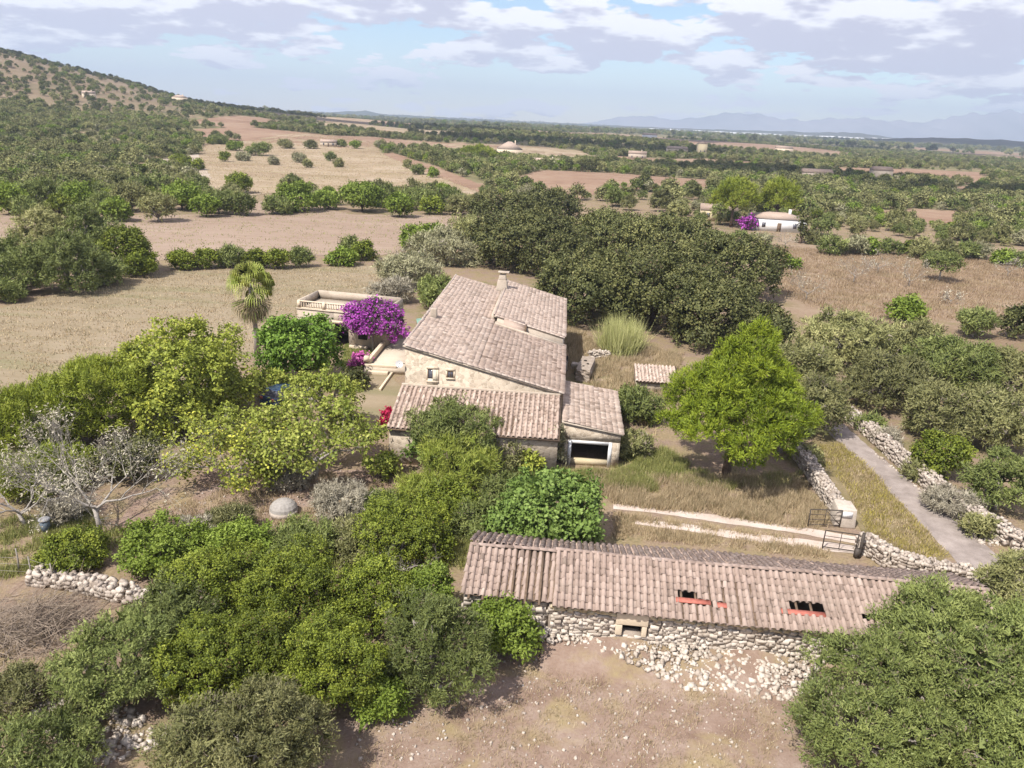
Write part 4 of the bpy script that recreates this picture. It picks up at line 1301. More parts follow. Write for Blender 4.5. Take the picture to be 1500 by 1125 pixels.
far_house('pale low house in the shaded woodland on the plain', 933, 233, 12, 8, 3.5, -10, 'tile', 'plaster')
far_house('tall narrow stone tower house on the plain', 1028, 230, 7, 7, 10, 0, 'tile', 'ashlar', True, floors=2, win=2, chim=False)
far_house('wide cream farmhouse left of the tower house', 993, 227, 16, 9, 4.5, 4, 'tile_pale', 'cream')
far_house('long brown stone farm building beyond the villa pines', 1198, 264, 14, 8, 3.5, -4, 'tile', 'plaster', chim=False)
far_house('dark square stone barn right of the villa woods', 1292, 266, 9, 8, 5.5, -6, 'tile', 'plaster', chim=False)
far_house('tiny white farmhouse far across the plain', 952, 204, 20, 12, 6, 0, 'tile_pale', 'white', chim=False)
far_house('orange roofed house on the far wooded rise', 1150, 224, 18, 12, 5, 0, 'tile', 'cream', chim=False)
# a white town strung along the foot of the far ridge
rg = np.random.default_rng(77)
town = MB()
for _ in range(150):
    x = rg.uniform(880, 1260)
    y = 4600 + rg.normal(0, 250)
    X = (x - 750) / F * y
    z = float(T(X, y))
    w_, h_ = rg.uniform(12, 34), rg.uniform(6, 15)
    town.box((X - w_, y, z - 1), (X + w_, y + 20, z + h_))
tag(town.build('town', MAT['white']), 'white town strung along the foot of the far ridge', 'town', None, 'stuff')
# ------------------------------------------------------------------ foliage


def unit(v):
    return v / (np.linalg.norm(v, axis=-1, keepdims=True) + 1e-9)


def leaves(P, N, L, Wd, rg, shape='tri', upb=0.0, spread=0.8, tone=None, outw=.25):
    """one small face per leaf at P, pointing roughly along N"""
    n = len(P)
    nn = unit(N * .75 + rg.normal(0, spread * .62, (n, 3)) + np.array([0, 0, .4]))     # leaf blades face out and up
    d = unit(unit(np.cross(nn, rg.normal(0, 1, (n, 3)))) + N * outw + np.array([0, 0, upb]))
    s = unit(np.cross(d, nn))
    l = L * rg.uniform(.5, 1.5, (n, 1))
    w = Wd * rg.uniform(.7, 1.25, (n, 1))
    if shape == 'tri':
        V = np.stack([P - s * w / 2, P + s * w / 2, P + d * l], 1).reshape(-1, 3)
        Fc = np.arange(3 * n).reshape(-1, 3)
        k = 3
    else:
        bend = unit(np.cross(s, d)) * w * .25
        V = np.stack([P, P + d * l * .5 + s * w / 2 + bend, P + d * l, P + d * l * .5 - s * w / 2 + bend], 1).reshape(-1, 3)
        Fc = np.arange(4 * n).reshape(-1, 4)
        k = 4
    return V, Fc, np.repeat(tone, k)


def crown_np(blobs, rg, tuft, L, Wd, shape='tri', upb=.2, cover=1.7, floor=0.02, tcover=1.5, low=-.5, spread=.8, lump=.22, bare=0.0, jit=.5, outw=.25):
    """leaf tufts spread over uneven blobs; gaps stay open between tufts"""
    C = np.array([b[:3] for b in blobs], float)
    R = np.array([b[3:6] for b in blobs], float)
    Ps, Ns, Bt = [], [], []
    for i in range(len(blobs)):
        r = R[i]
        area = 4 * math.pi * ((r[0] * r[1]) ** 1.6 / 3 + (r[0] * r[2]) ** 1.6 / 3 + (r[1] * r[2]) ** 1.6 / 3) ** (1 / 1.6)
        n = int(cover * area * .75 / (4 * tuft * tuft)) + 6
        d = unit(rg.normal(0, 1, (n, 3)))
        d = d[d[:, 2] > low]
        k = rg.normal(0, 1, (6, 3)) * np.array([2.2, 2.2, 3.0, 4, 5, 6])[:, None]
        ph = rg.uniform(0, 6, 6)
        ln = (np.sin(d @ k.T + ph) * np.array([1, .8, .7, .5, .4, .4])).sum(1) / 2.2
        rad = (0.86 + lump * ln + rg.normal(0, .06, len(d)) + (rg.random(len(d)) < .09) * rg.uniform(.05, .3, len(d)))[:, None]
        p = C[i] + d * r * rad
        q = (p[:, None, :] - C[None]) / R[None]
        dist = np.linalg.norm(q, axis=2)
        dist[:, i] = 9
        ok = (dist.min(1) > .72) & (p[:, 2] > floor)
        if bare:
            ok &= rg.random(len(p)) > bare
        Ps.append(p[ok])
        Bt.append(np.full(int(ok.sum()), rg.normal(0, .13)))
        Ns.append(unit(d[ok] / r))
    P, N = np.concatenate(Ps), np.concatenate(Ns)
    la = L * Wd * (.5 if shape == 'tri' else .5)
    k = max(2, int(tcover * 4 * tuft * tuft / la / 2.0))
    tt = np.clip(rg.normal(.5, .17, len(P)) + np.concatenate(Bt), .0, 1)
    pp_ = np.repeat(P, k, 0) + rg.normal(0, 1, (len(P) * k, 3)) * tuft * jit
    pp_[:, 2] = np.maximum(pp_[:, 2], floor)
    tone = np.clip(np.repeat(tt, k) * .6 + rg.uniform(0, 1, len(pp_)) * .4, 0, 1)
    V, Fc, tn = leaves(pp_, np.repeat(N, k, 0), L, Wd, rg, shape, upb, spread, tone, outw)
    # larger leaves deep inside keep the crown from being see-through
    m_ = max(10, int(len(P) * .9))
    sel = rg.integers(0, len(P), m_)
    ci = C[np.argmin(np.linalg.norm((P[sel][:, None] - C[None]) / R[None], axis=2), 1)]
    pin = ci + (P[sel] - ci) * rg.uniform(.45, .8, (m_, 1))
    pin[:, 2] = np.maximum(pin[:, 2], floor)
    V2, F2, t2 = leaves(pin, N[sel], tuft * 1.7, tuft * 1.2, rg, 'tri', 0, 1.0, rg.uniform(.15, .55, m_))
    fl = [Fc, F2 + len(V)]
    return np.concatenate([V, V2]), fl, np.concatenate([tn, t2]), P


def limbs_np(blobs, rg, base_r, trunk_h, P=None, twigs=0, nseg=6):
    b = MB()
    top = np.array([rg.normal(0, .1), rg.normal(0, .1), trunk_h])
    b.tube([(0, 0, -.05), (top[0] * .3, top[1] * .3, trunk_h * .5), top], [base_r * 1.25, base_r, base_r * .85], 8)
    for bl in blobs[:12]:
        c = np.array(bl[:3])
        mid = (top + c) / 2 + rg.normal(0, .12, 3) * np.linalg.norm(c - top)
        b.tube([top, mid, c], [base_r * .6, base_r * .42, base_r * .2], nseg)
        if P is not None and twigs:
            near = P[np.argsort(np.linalg.norm(P - c, axis=1))[:: max(1, len(P) // 400)]][:twigs]
            for q in near:
                b.tube([c, (c + q) / 2 + rg.normal(0, .1, 3), q], [base_r * .16, base_r * .1, base_r * .04], 4, False)
    return b


KIND = {  # tuft, leaf length, width, shape, up, cover, spread, lump, material, bark
    'oak': (.34, .17, .13, 'quad', .15, 1.6, .8, .30, 'oak', 'bark'),
    'pine': (.26, .24, .07, 'tri', .45, 2.1, .55, .30, 'pine', 'bark'),
    'darkpine': (.30, .26, .075, 'tri', .5, 2.1, .5, .22, 'darkpine', 'bark'),
    'olive': (.30, .24, .085, 'tri', .35, 1.6, .75, .32, 'olive', 'greybark'),
    'olivegreen': (.30, .24, .085, 'tri', .4, 1.6, .7, .34, 'olivegreen', 'greybark'),
    'silver': (.30, .24, .08, 'tri', .35, 1.6, .75, .24, 'silver', 'greybark'),
    'mastic': (.26, .14, .11, 'quad', .3, 1.75, .75, .30, 'mastic', 'bark'),
    'bright': (.30, .20, .14, 'quad', .25, 1.9, .8, .22, 'bright', 'bark'),
    'fig': (.34, .24, .22, 'quad', .25, 2.0, .6, .14, 'fig', 'greybark'),
    'mulberry': (.34, .22, .19, 'quad', .1, 1.9, .8, .2, 'mulberry', 'bark'),
    'yellow': (.36, .20, .17, 'quad', .15, 1.5, .9, .25, 'yellow', 'palebark'),
    'yellowgreen': (.26, .19, .15, 'quad', .2, 1.0, .9, .28, 'yellowgreen', 'palebark'),
    'fennel': (.30, .30, .05, 'tri', .6, 1.7, .6, .25, 'yellowgreen', 'twig'),
    'grey': (.28, .26, .06, 'tri', .5, 1.3, .7, .25, 'grey', 'greybark'),
    'purple': (.26, .17, .15, 'quad', .2, 1.9, .9, .2, 'purple', 'greybark'),
    'pink': (.2, .15, .13, 'quad', .2, 1.2, .9, .25, 'pink', 'greybark'),
    'red': (.2, .16, .14, 'quad', .2, 1.1, .9, .25, 'red', 'greybark'),
}


def auto_blobs(rg, R, H, low=True, n=7, squash=1.0):
    """an uneven crown: a core, big boughs round it and small knobs over them"""
    zc = H * (.42 if low else .6)
    rz = H * (.46 if low else .36)
    bl = [(0, 0, zc, R * .66, R * .66 * squash, rz * .82)]
    for k in range(n):
        a = 2 * math.pi * (k + rg.uniform(-.35, .35)) / n
        q = rg.uniform(.42, .66) * R
        rr_ = R * rg.uniform(.26, .42)
        z = zc + rg.uniform(-.4 if low else -.25, .5) * rz
        bl.append((q * math.cos(a), q * math.sin(a) * squash, z, rr_, rr_, min(rr_ * .95, rz * .7)))
    for k in range(n):
        a, e = rg.uniform(0, 6.283), rg.uniform(.15, 1.4)
        rr_ = R * rg.uniform(.15, .27)
        bl.append((R * .72 * math.cos(a) * math.cos(e), R * .72 * math.sin(a) * math.cos(e) * squash, zc + rz * .85 * math.sin(e) * rg.uniform(.8, 1.15), rr_, rr_, rr_ * .8))
    return bl


NSEED = [100]
PLACED = []


def plant(name, label, cat, cx, cy, wpx, H, kind, low=True, group=None, blobs=None, n=7, base=None, detail=1.0, squash=1.0, bare=0.0, trunk_r=None, twigs=0, zf=.5, leafs=1.0, cover=None):
    NSEED[0] += 1
    rg = np.random.default_rng(NSEED[0])
    p = at(cx, cy, H * zf) if base is None else np.array([base[0], base[1], 0.0])
    s = pxm((p[0], p[1], H * .5))
    R = wpx / 2 / s
    PLACED.append((p[0], p[1], R))
    tuft, L, Wd, shape, upb, cov_, spr, lump, lm, bk = KIND[kind]
    dist = F / s
    k = min(3.2, max(.7, (dist / 45) ** .8)) / detail
    if blobs is None:
        blobs = auto_blobs(rg, R, H, low, n, squash)
    V, Fc, tn, P = crown_np(blobs, rg, tuft * max(.8, k ** .75), L * k * leafs, Wd * k * leafs, shape, upb, cover or cov_, .03, 1.45, -.5 if not low else -.75, spr, lump, bare, outw={'tri': .6}.get(shape, .25) + (.3 if 'pine' in kind else 0))
    t = thing(name, label, cat, (p[0], p[1], 0), 0, group)
    shrub = low and H < 3.6
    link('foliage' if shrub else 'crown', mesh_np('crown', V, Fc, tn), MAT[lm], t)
    th = H * (.12 if low else .36)
    tr_ = trunk_r or max(.05, .035 * H)
    limbs_np(blobs, rg, tr_, th, P, twigs or (3 if kind in ('olive', 'olivegreen', 'silver') and k < 1.3 else 0)).build('stem' if shrub else 'trunk', MAT[bk], t, smooth=True)
    return t


def dead_np(rg, H, spread, depth=6, r0_=.16, lean=(0, 0), kids=(2, 4), trunk=.28, side=1.0):
    b = MB()
    tips = []

    def grow(p, d, L, r, lev):
        q = p + d * L
        mid = (p + q) / 2 + rg.normal(0, .045, 3) * L
        q[2] = max(q[2], .15)
        b.tube([p, mid, q], [r, r * .85, r * .68], 7 if lev < 3 else 4, lev == 0)
        if lev >= depth:
            tips.append((q, d))
            return
        for _ in range(int(rg.integers(kids[0], kids[1]))):
            nd = unit(d + rg.normal(0, .36, 3) * spread + np.array([0, 0, .14]))
            grow(q, nd, L * rg.uniform(.66, .9), r * rg.uniform(.5, .66), lev + 1)
        if lev > 1 and rg.random() < .6:
            grow(mid, unit(d + rg.normal(0, .8, 3)), L * .5, r * .4, lev + 2 if lev + 2 <= depth else depth)

    base = np.array([0.0, 0, -.05])
    d0 = unit(np.array([lean[0], lean[1], 1.0]))
    L0 = H * trunk
    q = base + d0 * L0
    b.tube([base, (base + q) / 2 + rg.normal(0, .05, 3), q], [r0_ * 1.25, r0_, r0_ * .9], 8)
    n0 = 5
    for k in range(n0):
        a = 6.28 * k / n0 + rg.uniform(-.4, .4)
        nd = unit(np.array([math.cos(a) * spread, math.sin(a) * spread, rg.uniform(.35, 1.0)]))
        grow(q - d0 * rg.uniform(0, .3) * L0, nd, H * .26 * rg.uniform(.8, 1.2), r0_ * .62, 1)
    return b, tips


def bare_tree(name, label, px, py, H, spread, kind=None, leaf_n=0, mat='palebark', depth=6, r=.13, group=None, seed=1, leafsz=.2, kids=(2, 4), cat='tree', lean=(0, 0), per=6, lw=.8):
    rg = np.random.default_rng(seed)
    p = at(px, py)
    t = thing(name, label, cat, (p[0], p[1], 0), 0, group)
    b, tips = dead_np(rg, H, spread, depth, r, lean, kids)
    b.build('trunk', MAT[mat], t, smooth=True)
    if kind:
        Pt = np.array([q for q, _ in tips])
        Nt = np.array([d for _, d in tips])
        sel = rg.permutation(len(Pt))[: leaf_n or len(Pt)]
        pp_ = np.repeat(Pt[sel], per, 0) + rg.normal(0, .2, (len(sel) * per, 3))
        tone = np.clip(np.repeat(rg.normal(.55, .2, len(sel)), per) + rg.normal(0, .15, len(sel) * per), 0, 1)
        V, Fc, tn = leaves(pp_, np.repeat(Nt[sel], per, 0), leafsz, leafsz * lw, rg, 'quad', .1, .9, tone)
        link('crown', mesh_np('crown', V, Fc, tn), MAT[kind], t)
    return t


# --- trees and shrubs that can be told apart, one by one
# the lone pine
rg = np.random.default_rng(50)
pb = [(0, 0, 5.6, 2.6, 2.6, 2.0), (.2, 0, 7.6, 1.7, 1.7, 1.9), (.4, 0, 9.2, .8, .8, 1.2)]
for z_, R_, n_, r_ in ((3.7, 3.7, 8, .95), (4.6, 4.0, 9, 1.15), (5.6, 3.7, 9, 1.15), (6.9, 3.0, 8, 1.05), (8.2, 2.1, 6, .95), (9.4, 1.1, 4, .75)):
    for k in range(n_):
        a_ = 6.283 * (k + rg.uniform(-.3, .3)) / n_ + z_
        q_ = R_ * rg.uniform(.75, 1.12)
        r2 = r_ * rg.uniform(.7, 1.15)
        pb.append((q_ * math.cos(a_) + .04 * z_, q_ * math.sin(a_), z_ + rg.uniform(-.5, .5), r2 * 1.15, r2 * 1.15, r2 * .72))
pb += [(.3, -2.3, 2.3, 1.2, .8, .4), (.7, 0, 10.2, .6, .6, .7)]
plant('pine_tree', 'tall bright yellow green pine standing alone beside the carport', 'tree', 0, 0, 220, 10.6, 'pine', False, blobs=pb, base=at(1063, 697)[:2], detail=1.25, trunk_r=.27, twigs=3)
# holm oaks behind the house
for (x, y, w_, h_, lb) in (
        (775, 352, 200, 8.5, 'broad dark holm oak right behind the farmhouse chimney'),
        (868, 415, 190, 8.5, 'dark holm oak crowding the rear right corner of the farmhouse'),
        (960, 420, 210, 9, 'massive holm oak behind the reed clump'),
        (1068, 385, 180, 9, 'holm oak at the meadow edge of the oak grove'),
        (1040, 450, 170, 7.5, 'lower holm oak just behind the lone pine'),
        (890, 345, 170, 8, 'holm oak in the back row of the grove, towards the white villa'),
        (985, 352, 170, 8, 'holm oak in the middle of the grove, on its side away from the farmhouse'),
        (738, 308, 115, 7, 'rounded dark oak at the corner of the ploughed field'),
        (1118, 480, 90, 5.5, 'small greyish oak between the grove and the lane olives'),
        (800, 300, 110, 6.5, 'oak standing behind the back row of the grove')):
    plant('holm_oak', lb, 'tree', x, y, w_, h_, 'oak', True, 'holm oaks behind the farmhouse', n=15, detail=1.05)
# grey olives left of the house
for (x, y, w_, h_, k_, lb) in (
        (655, 362, 110, 5, 'silver', 'silvery wild olive touching the back left roof corner'),
        (600, 395, 120, 4.5, 'silver', 'pale silver shrub behind the bougainvillea terrace'),
        (640, 425, 70, 4, 'olivegreen', 'green wild olive squeezed against the left edge of the main roof'),
        (575, 425, 80, 3, 'grey', 'grey feathery shrub behind the terrace parapet'),
        (618, 345, 70, 4.5, 'bright', 'bright green leafy tree above the silver shrubs'),
        (690, 335, 80, 5, 'olive', 'dull olive between the ploughed field and the oaks')):
    plant('wild_olive' if k_ != 'grey' else 'shrub', lb, 'tree' if h_ > 3.6 else 'shrub', x, y, w_, h_, k_, True, n=7)
# garden trees left of the house
plant('mulberry_tree', 'dense fresh green mulberry tree in front of the outbuilding', 'tree', 438, 500, 130, 7.2, 'mulberry', True, n=9, detail=1.2)
plant('yellow_tree', 'big tree with yellowing leaves at the edge of the stubble field', 'tree', 275, 535, 205, 8.0, 'yellow', True, n=12, detail=1.15, twigs=5, zf=.48, bare=.08)
plant('yellow_tree', 'smaller leafy half of the yellowing clump beside the dark pine', 'tree', 245, 600, 120, 4.5, 'yellow', True, n=7, detail=1.1, bare=.1)
plant('pine_tree', 'low spreading dark pine behind the bleached bare tree', 'tree', 130, 575, 190, 6.5, 'darkpine', True, n=9, detail=1.15)
plant('pine_tree', 'dark bushy pine beside the stubble field, outermost of the garden', 'tree', 30, 610, 170, 5.5, 'darkpine', True, n=8, detail=1.15)
bare_tree('bare_tree', 'bleached almost leafless tree with many pale branches by the dustbin', 148, 782, 6.0, .95, 'grey', 800, depth=7, r=.12, seed=3, leafsz=.16, lean=(-.15, .1), per=3, lw=.4)
bare_tree('bare_tree', 'second bleached bare tree spreading low at the edge of the dark pine', 40, 770, 3.8, 1.2, 'grey', 200, depth=6, r=.10, seed=9, leafsz=.16, lean=(-.5, .1), per=2, lw=.4)
bare_tree('almond_tree', 'sparse tree with yellow leaves and bare grey twigs in the courtyard', 345, 712, 4.3, 1.3, 'yellow', 620, depth=6, r=.12, seed=4, leafsz=.19, per=8)
bare_tree('almond_tree', 'leafy yellow green tree over the courtyard beside the red bougainvillea', 462, 700, 4.8, 1.35, 'yellowgreen', 1500, depth=6, r=.16, seed=6, leafsz=.21, per=11)
plant('young_tree', 'light yellow green leafy tree in front of the parked car', 'tree', 470, 590, 125, 4.6, 'yellowgreen', False, n=8, detail=1.1, twigs=8, cover=1.3, bare=.2)
plant('young_tree', 'thin yellow green bush between the parked car and the bare courtyard tree', 'shrub', 345, 620, 110, 3.2, 'yellowgreen', True, n=7, detail=1.1, twigs=6, cover=.8, bare=.35)
for (x, y, w_, h_, k_, nm, lb) in (
        (55, 690, 150, 2.6, 'darkpine', 'shrub', 'dark pine scrub under the outermost garden pine'),
        (190, 670, 110, 2.4, 'oak', 'shrub', 'dark undergrowth at the foot of the low spreading pine'),
        (95, 745, 70, 1.2, 'grey', 'shrub', 'dry grey scrub at the foot of the bleached tree'),
        (330, 575, 90, 3.2, 'yellowgreen', 'young_tree', 'small leafy tree between the yellowing tree and the parked car'),
        (400, 560, 60, 2.4, 'yellowgreen', 'shrub', 'yellow green shrub beside the parked car'),
        (560, 680, 60, 1.8, 'yellowgreen', 'shrub', 'leafy yellow green shrub below the crimson bush'),
        (420, 700, 70, 1.2, 'grey', 'shrub', 'dry twiggy scrub behind the domed cistern'),
        (555, 745, 80, 1.6, 'olivegreen', 'shrub', 'green scrub between the feathery grey shrub and the mastic'),
        (280, 785, 90, 1.5, 'grey', 'shrub', 'dead grey scrub behind the fig scrub'),
        (615, 715, 80, 2.2, 'fennel', 'fennel_bush', 'smaller feathery bush at the lean-to corner'),
        (700, 640, 80, 3.2, 'olivegreen', 'wild_olive', 'slim wild olive right of the larger one on the lean-to'),
        (700, 760, 90, 2.0, 'olivegreen', 'shrub', 'rank green scrub hugging the fig tree'),
        (890, 665, 0, 0, '', '', '')):
    if w_:
        plant(nm, lb, 'tree' if nm in ('young_tree', 'wild_olive') else 'shrub', x, y, w_, h_, k_, True, n=7, detail=1.1, twigs=2)
# palm
pm = at(377, 520)
pr0 = thing('palm_tree', 'fan palm with a shaggy skirt of dead fronds behind the garden', 'tree', (pm[0], pm[1], 0))
rg = np.random.default_rng(8)
MB().tube([(0, 0, -.05), (.05, 0, 2), (-.1, 0, 4.3), (-.2, 0, 7.0)], [.3, .22, .2, .22], 10).build('trunk', MAT['greybark'], pr0, smooth=True)


def fan(n, z, e0, e1, sz, tone0, tone1, nm):
    Vs, Fs, Ts, o_ = [], [], [], 0
    for i in range(n):
        a, e = rg.uniform(0, 6.283), rg.uniform(e0, e1)
        d = np.array([math.cos(a) * math.cos(e), math.sin(a) * math.cos(e), math.sin(e)])
        s = unit(np.cross(d, [0, 0, 1.0]))
        u_ = np.cross(s, d)
        ph_ = rg.normal(0, .7)
        s, u_ = s * math.cos(ph_) + u_ * math.sin(ph_), u_ * math.cos(ph_) - s * math.sin(ph_)
        c = np.array([-.2, 0, z])
        hub = c + d * sz * .5 + np.array([0, 0, -.10 * sz])
        k = 13
        tn = rg.uniform(tone0, tone1)
        for j in range(k):
            th = math.radians(-70 + 140 * j / (k - 1))
            dd = unit(d * math.cos(th) + s * math.sin(th) + u_ * .15)
            tip = hub + dd * sz * .55 + np.array([0, 0, -.05 * sz]) * (1 - .25 * abs(th) / 1.5)
            tip2 = tip + np.array([0, 0, -.30 * sz]) + dd * .15
            w_ = unit(np.cross(dd, u_)) * .035
            Vs += [hub - w_ * .4, hub + w_ * .4, tip + w_, tip2, tip - w_]
            Fs.append([o_, o_ + 1, o_ + 2, o_ + 3, o_ + 4])
            Ts += [min(1, max(0, tn + rg.normal(0, .08)))] * 5
            o_ += 5
        Vs += list(c + np.array([s * .04, -s * .04])) + [hub + s * .025, hub - s * .025]
        Fs.append([o_, o_ + 1, o_ + 3, o_ + 2, o_ + 2])
        Fs[-1] = [o_, o_ + 1, o_ + 3, o_ + 2, o_]
        Ts += [tn] * 4
        o_ += 4
    f5 = [f for f in Fs if len(set(f)) == 5]
    f4 = [f[:4] for f in Fs if len(set(f)) == 4]
    return link(nm, mesh_np(nm, np.array(Vs), [np.array(f5), np.array(f4)], np.array(Ts)), MAT['palm'], pr0)


fan(46, 7.1, -.6, 1.35, 2.0, .3, 1.0, 'crown')
fan(40, 6.7, -1.52, -1.15, 2.4, .0, .13, 'skirt')

# bougainvilleas
bgb = [(0.3, .2, 4.6, 1.7, 1.0, .7), (1.6, .1, 4.0, 1.3, 1.0, .9), (-1.9, .1, 4.2, .9, .8, .6), (0, 0, 3.2, 2.2, 1.3, 1.2), (-1.4, -.2, 3.3, 1.4, 1.1, 1.1), (1.5, -.2, 3.2, 1.5, 1.1, 1.2), (2.5, -.5, 2.5, .9, .9, 1.1), (-2.1, -.2, 2.6, .9, .8, .8), (.2, .2, 4.1, 1.5, 1.0, .7), (1.0, -.5, 2.4, 1.2, .9, .8), (-.8, -.5, 2.3, 1.1, .8, .6), (2.2, -.6, 1.7, .4, .4, .6)]
plant('bougainvillea', 'large mound of purple bougainvillea covering the end of the outbuilding', 'shrub', 0, 0, 90, 5.0, 'purple', False, blobs=bgb, base=(-13.7, 70.1), detail=1.25, trunk_r=.12, twigs=3)
plant('bougainvillea', 'small pink flowering bush at the end of the walk parapet', 'shrub', 527, 528, 34, 1.2, 'pink', True, n=5)
plant('bougainvillea', 'crimson flowering bush against the lean-to end wall', 'shrub', 567, 612, 20, 1.9, 'red', True, n=5, squash=1.6)
plant('shrub', 'dark brownish bush below the pink flowering bush', 'shrub', 520, 555, 42, 1.6, 'oak', True, n=5)
# in front of the lean-to
plant('wild_olive', 'green wild olive growing against the lean-to front', 'tree', 668, 622, 165, 5.0, 'olivegreen', True, n=12, detail=1.2, zf=.6, twigs=3)
plant('fig_bush', 'young fig with grey stems at the lean-to corner', 'shrub', 625, 648, 70, 3.4, 'fig', True, n=6, bare=.2, twigs=4)
plant('fennel_bush', 'feathery yellow green bush in front of the lean-to', 'shrub', 670, 675, 125, 3.6, 'fennel', True, n=7)
plant('shrub', 'yellow flowering shrub between the feathery bush and the carport', 'shrub', 778, 675, 36, 1.8, 'yellow', True, n=5)
plant('wild_olive', 'thin grey olive beside the carport opening', 'tree', 812, 645, 48, 3.2, 'silver', True, n=5, zf=.6, cover=1.2)
plant('shrub', 'tangle of green undergrowth below the feathery bush', 'shrub', 655, 735, 120, 2.2, 'mastic', True, n=7)
plant('shrub', 'olive green undergrowth left of the round fig', 'shrub', 740, 720, 90, 1.8, 'olivegreen', True, n=6)
plant('shrub', 'weedy grey green shrub before the lean-to wall', 'shrub', 740, 655, 95, 2.7, 'olive', True, n=6)
plant('fig_tree', 'round dense dark green fig tree behind the barn roof', 'tree', 808, 745, 190, 4.4, 'fig', True, n=11, detail=1.15)
plant('bramble', 'bramble with yellowing leaves spilling over the broken barn end', 'shrub', 742, 852, 120, 2.9, 'bright', True, n=9, detail=1.1, squash=.6, base=(.1, 27.0), bare=.12)
bare_tree('brushwood', 'dry grey brushwood hanging down beside the bramble at the barn', 735, 912, 1.9, 1.6, None, depth=5, r=.03, mat='twig', seed=14, kids=(2, 5), cat='brushwood')
bare_tree('brushwood', 'bare climbing twigs on the barn wall left of the little window', 890, 935, 1.4, 1.5, None, depth=5, r=.025, mat='twig', seed=15, kids=(2, 4), cat='brushwood')
bare_tree('brushwood', 'dead silvery branches sticking out of the mastic scrub behind the barn', 590, 850, 2.4, 1.6, None, depth=5, r=.05, mat='palebark', seed=16, kids=(2, 5), cat='brushwood')
# scrub belt left of the barn
for (x, y, w_, h_, k_, nm, lb) in (
        (500, 735, 95, 2.4, 'grey', 'shrub', 'grey green feathery shrub right of the domed cistern'),
        (335, 765, 80, 1.8, 'olive', 'shrub', 'low olive shrub left of the domed cistern'),
        (235, 800, 140, 2.4, 'bright', 'fig_bush', 'light green fig scrub behind the tumbled field wall'),
        (110, 805, 105, 1.8, 'mastic', 'shrub', 'dark thorny shrub beside the wire fence'),
        (340, 800, 130, 2.0, 'bright', 'shrub', 'pale leafy scrub between the fig scrub and the cistern'),
        (440, 795, 120, 2.0, 'olivegreen', 'shrub', 'low green scrub in front of the domed cistern'),
        (590, 780, 160, 2.8, 'mastic', 'mastic_bush', 'mastic bush left of the barn and fig tree'),
        (530, 790, 100, 2.4, 'olive', 'shrub', 'grey scrub with dead twigs left of the mastic'),
        (170, 965, 185, 4.0, 'olivegreen', 'wild_olive', 'light green wild olive at the left end of the thicket'),
        (255, 900, 150, 3.6, 'olivegreen', 'wild_olive', 'soft green wild olive below the fig scrub'),
        (330, 850, 180, 3.8, 'mastic', 'mastic_bush', 'brown tinged mastic bush at the back of the thicket'),
        (300, 960, 170, 3.6, 'mastic', 'mastic_bush', 'yellow green mastic bush in the left middle of the thicket'),
        (430, 865, 180, 4.0, 'mastic', 'mastic_bush', 'tall mastic bush in the heart of the thicket'),
        (490, 965, 180, 4.4, 'mastic', 'mastic_bush', 'largest dark rounded mastic bush facing the dirt yard'),
        (545, 870, 120, 3.8, 'mastic', 'mastic_bush', 'fresh green mastic bush between the thicket and the barn'),
        (625, 870, 100, 3.4, 'bright', 'mastic_bush', 'bright leafy bush behind the wild olive by the yard'),
        (385, 950, 150, 3.8, 'mastic', 'mastic_bush', 'dense mastic bush between two larger ones in the thicket'),
        (645, 945, 165, 4.6, 'olivegreen', 'wild_olive', 'feathery wild olive casting its shadow on the dirt yard'),
        (395, 1075, 200, 4.4, 'olive', 'wild_olive', 'grey green wild olive in front of the mastic thicket'),
        (290, 1095, 150, 3.6, 'olive', 'wild_olive', 'smaller grey wild olive left of its taller neighbour'),
        (60, 1115, 190, 2.6, 'olivegreen', 'wild_olive', 'low bright olive scrub in front of the pale rubble'),
        (560, 1020, 80, 1.8, 'bright', 'shrub', 'small bright green bush at the foot of the dark mastic'),
        (105, 1055, 60, 1.0, 'oak', 'shrub', 'small dark shrub among the rubble stones'),
        (25, 1010, 100, 1.4, 'olive', 'shrub', 'low grey shrub beside the brushwood heap')):
    plant(nm, lb, 'bush' if 'mastic' in nm else ('tree' if h_ > 3.6 else 'shrub'), x, y, w_, h_, k_, True, n=9, detail=1.25)
# big wild olives at the lower right
plant('wild_olive', 'huge wild olive hiding the right end of the barn', 'tree', 1425, 965, 310, 6.2, 'olivegreen', True, n=14, detail=1.05, twigs=2)
plant('wild_olive', 'wild olive billowing over the dirt yard, in front of the huge one', 'tree', 1290, 1040, 280, 4.8, 'olivegreen', True, n=11, detail=1.2)
plant('wild_olive', 'darker wild olive filling the corner past the huge one', 'tree', 1470, 1090, 220, 5.0, 'olivegreen', True, n=9, detail=1.2)
plant('wild_olive', 'wild olive overhanging the lane end', 'tree', 1492, 862, 120, 4.4, 'olive', True, n=8, detail=1.1)
plant('wild_olive', 'smaller green olive crown touching the barn eaves', 'tree', 1345, 905, 110, 3.8, 'olivegreen', True, n=7, detail=1.1)
for (x, y, w_, h_, k_) in ((1300, 640, 40, 1.2, 'grey'), (1345, 690, 40, 1.2, 'olive'), (1435, 770, 50, 1.3, 'olive'), (1275, 620, 40, 1.4, 'olivegreen'), (1185, 668, 40, 1.1, 'olive')):
    plant('weedy_shrub', 'small weedy shrub growing out of the dry stone walls by the lane', 'shrub', x, y, w_, h_, k_, True, 'weeds on the lane walls', n=6)
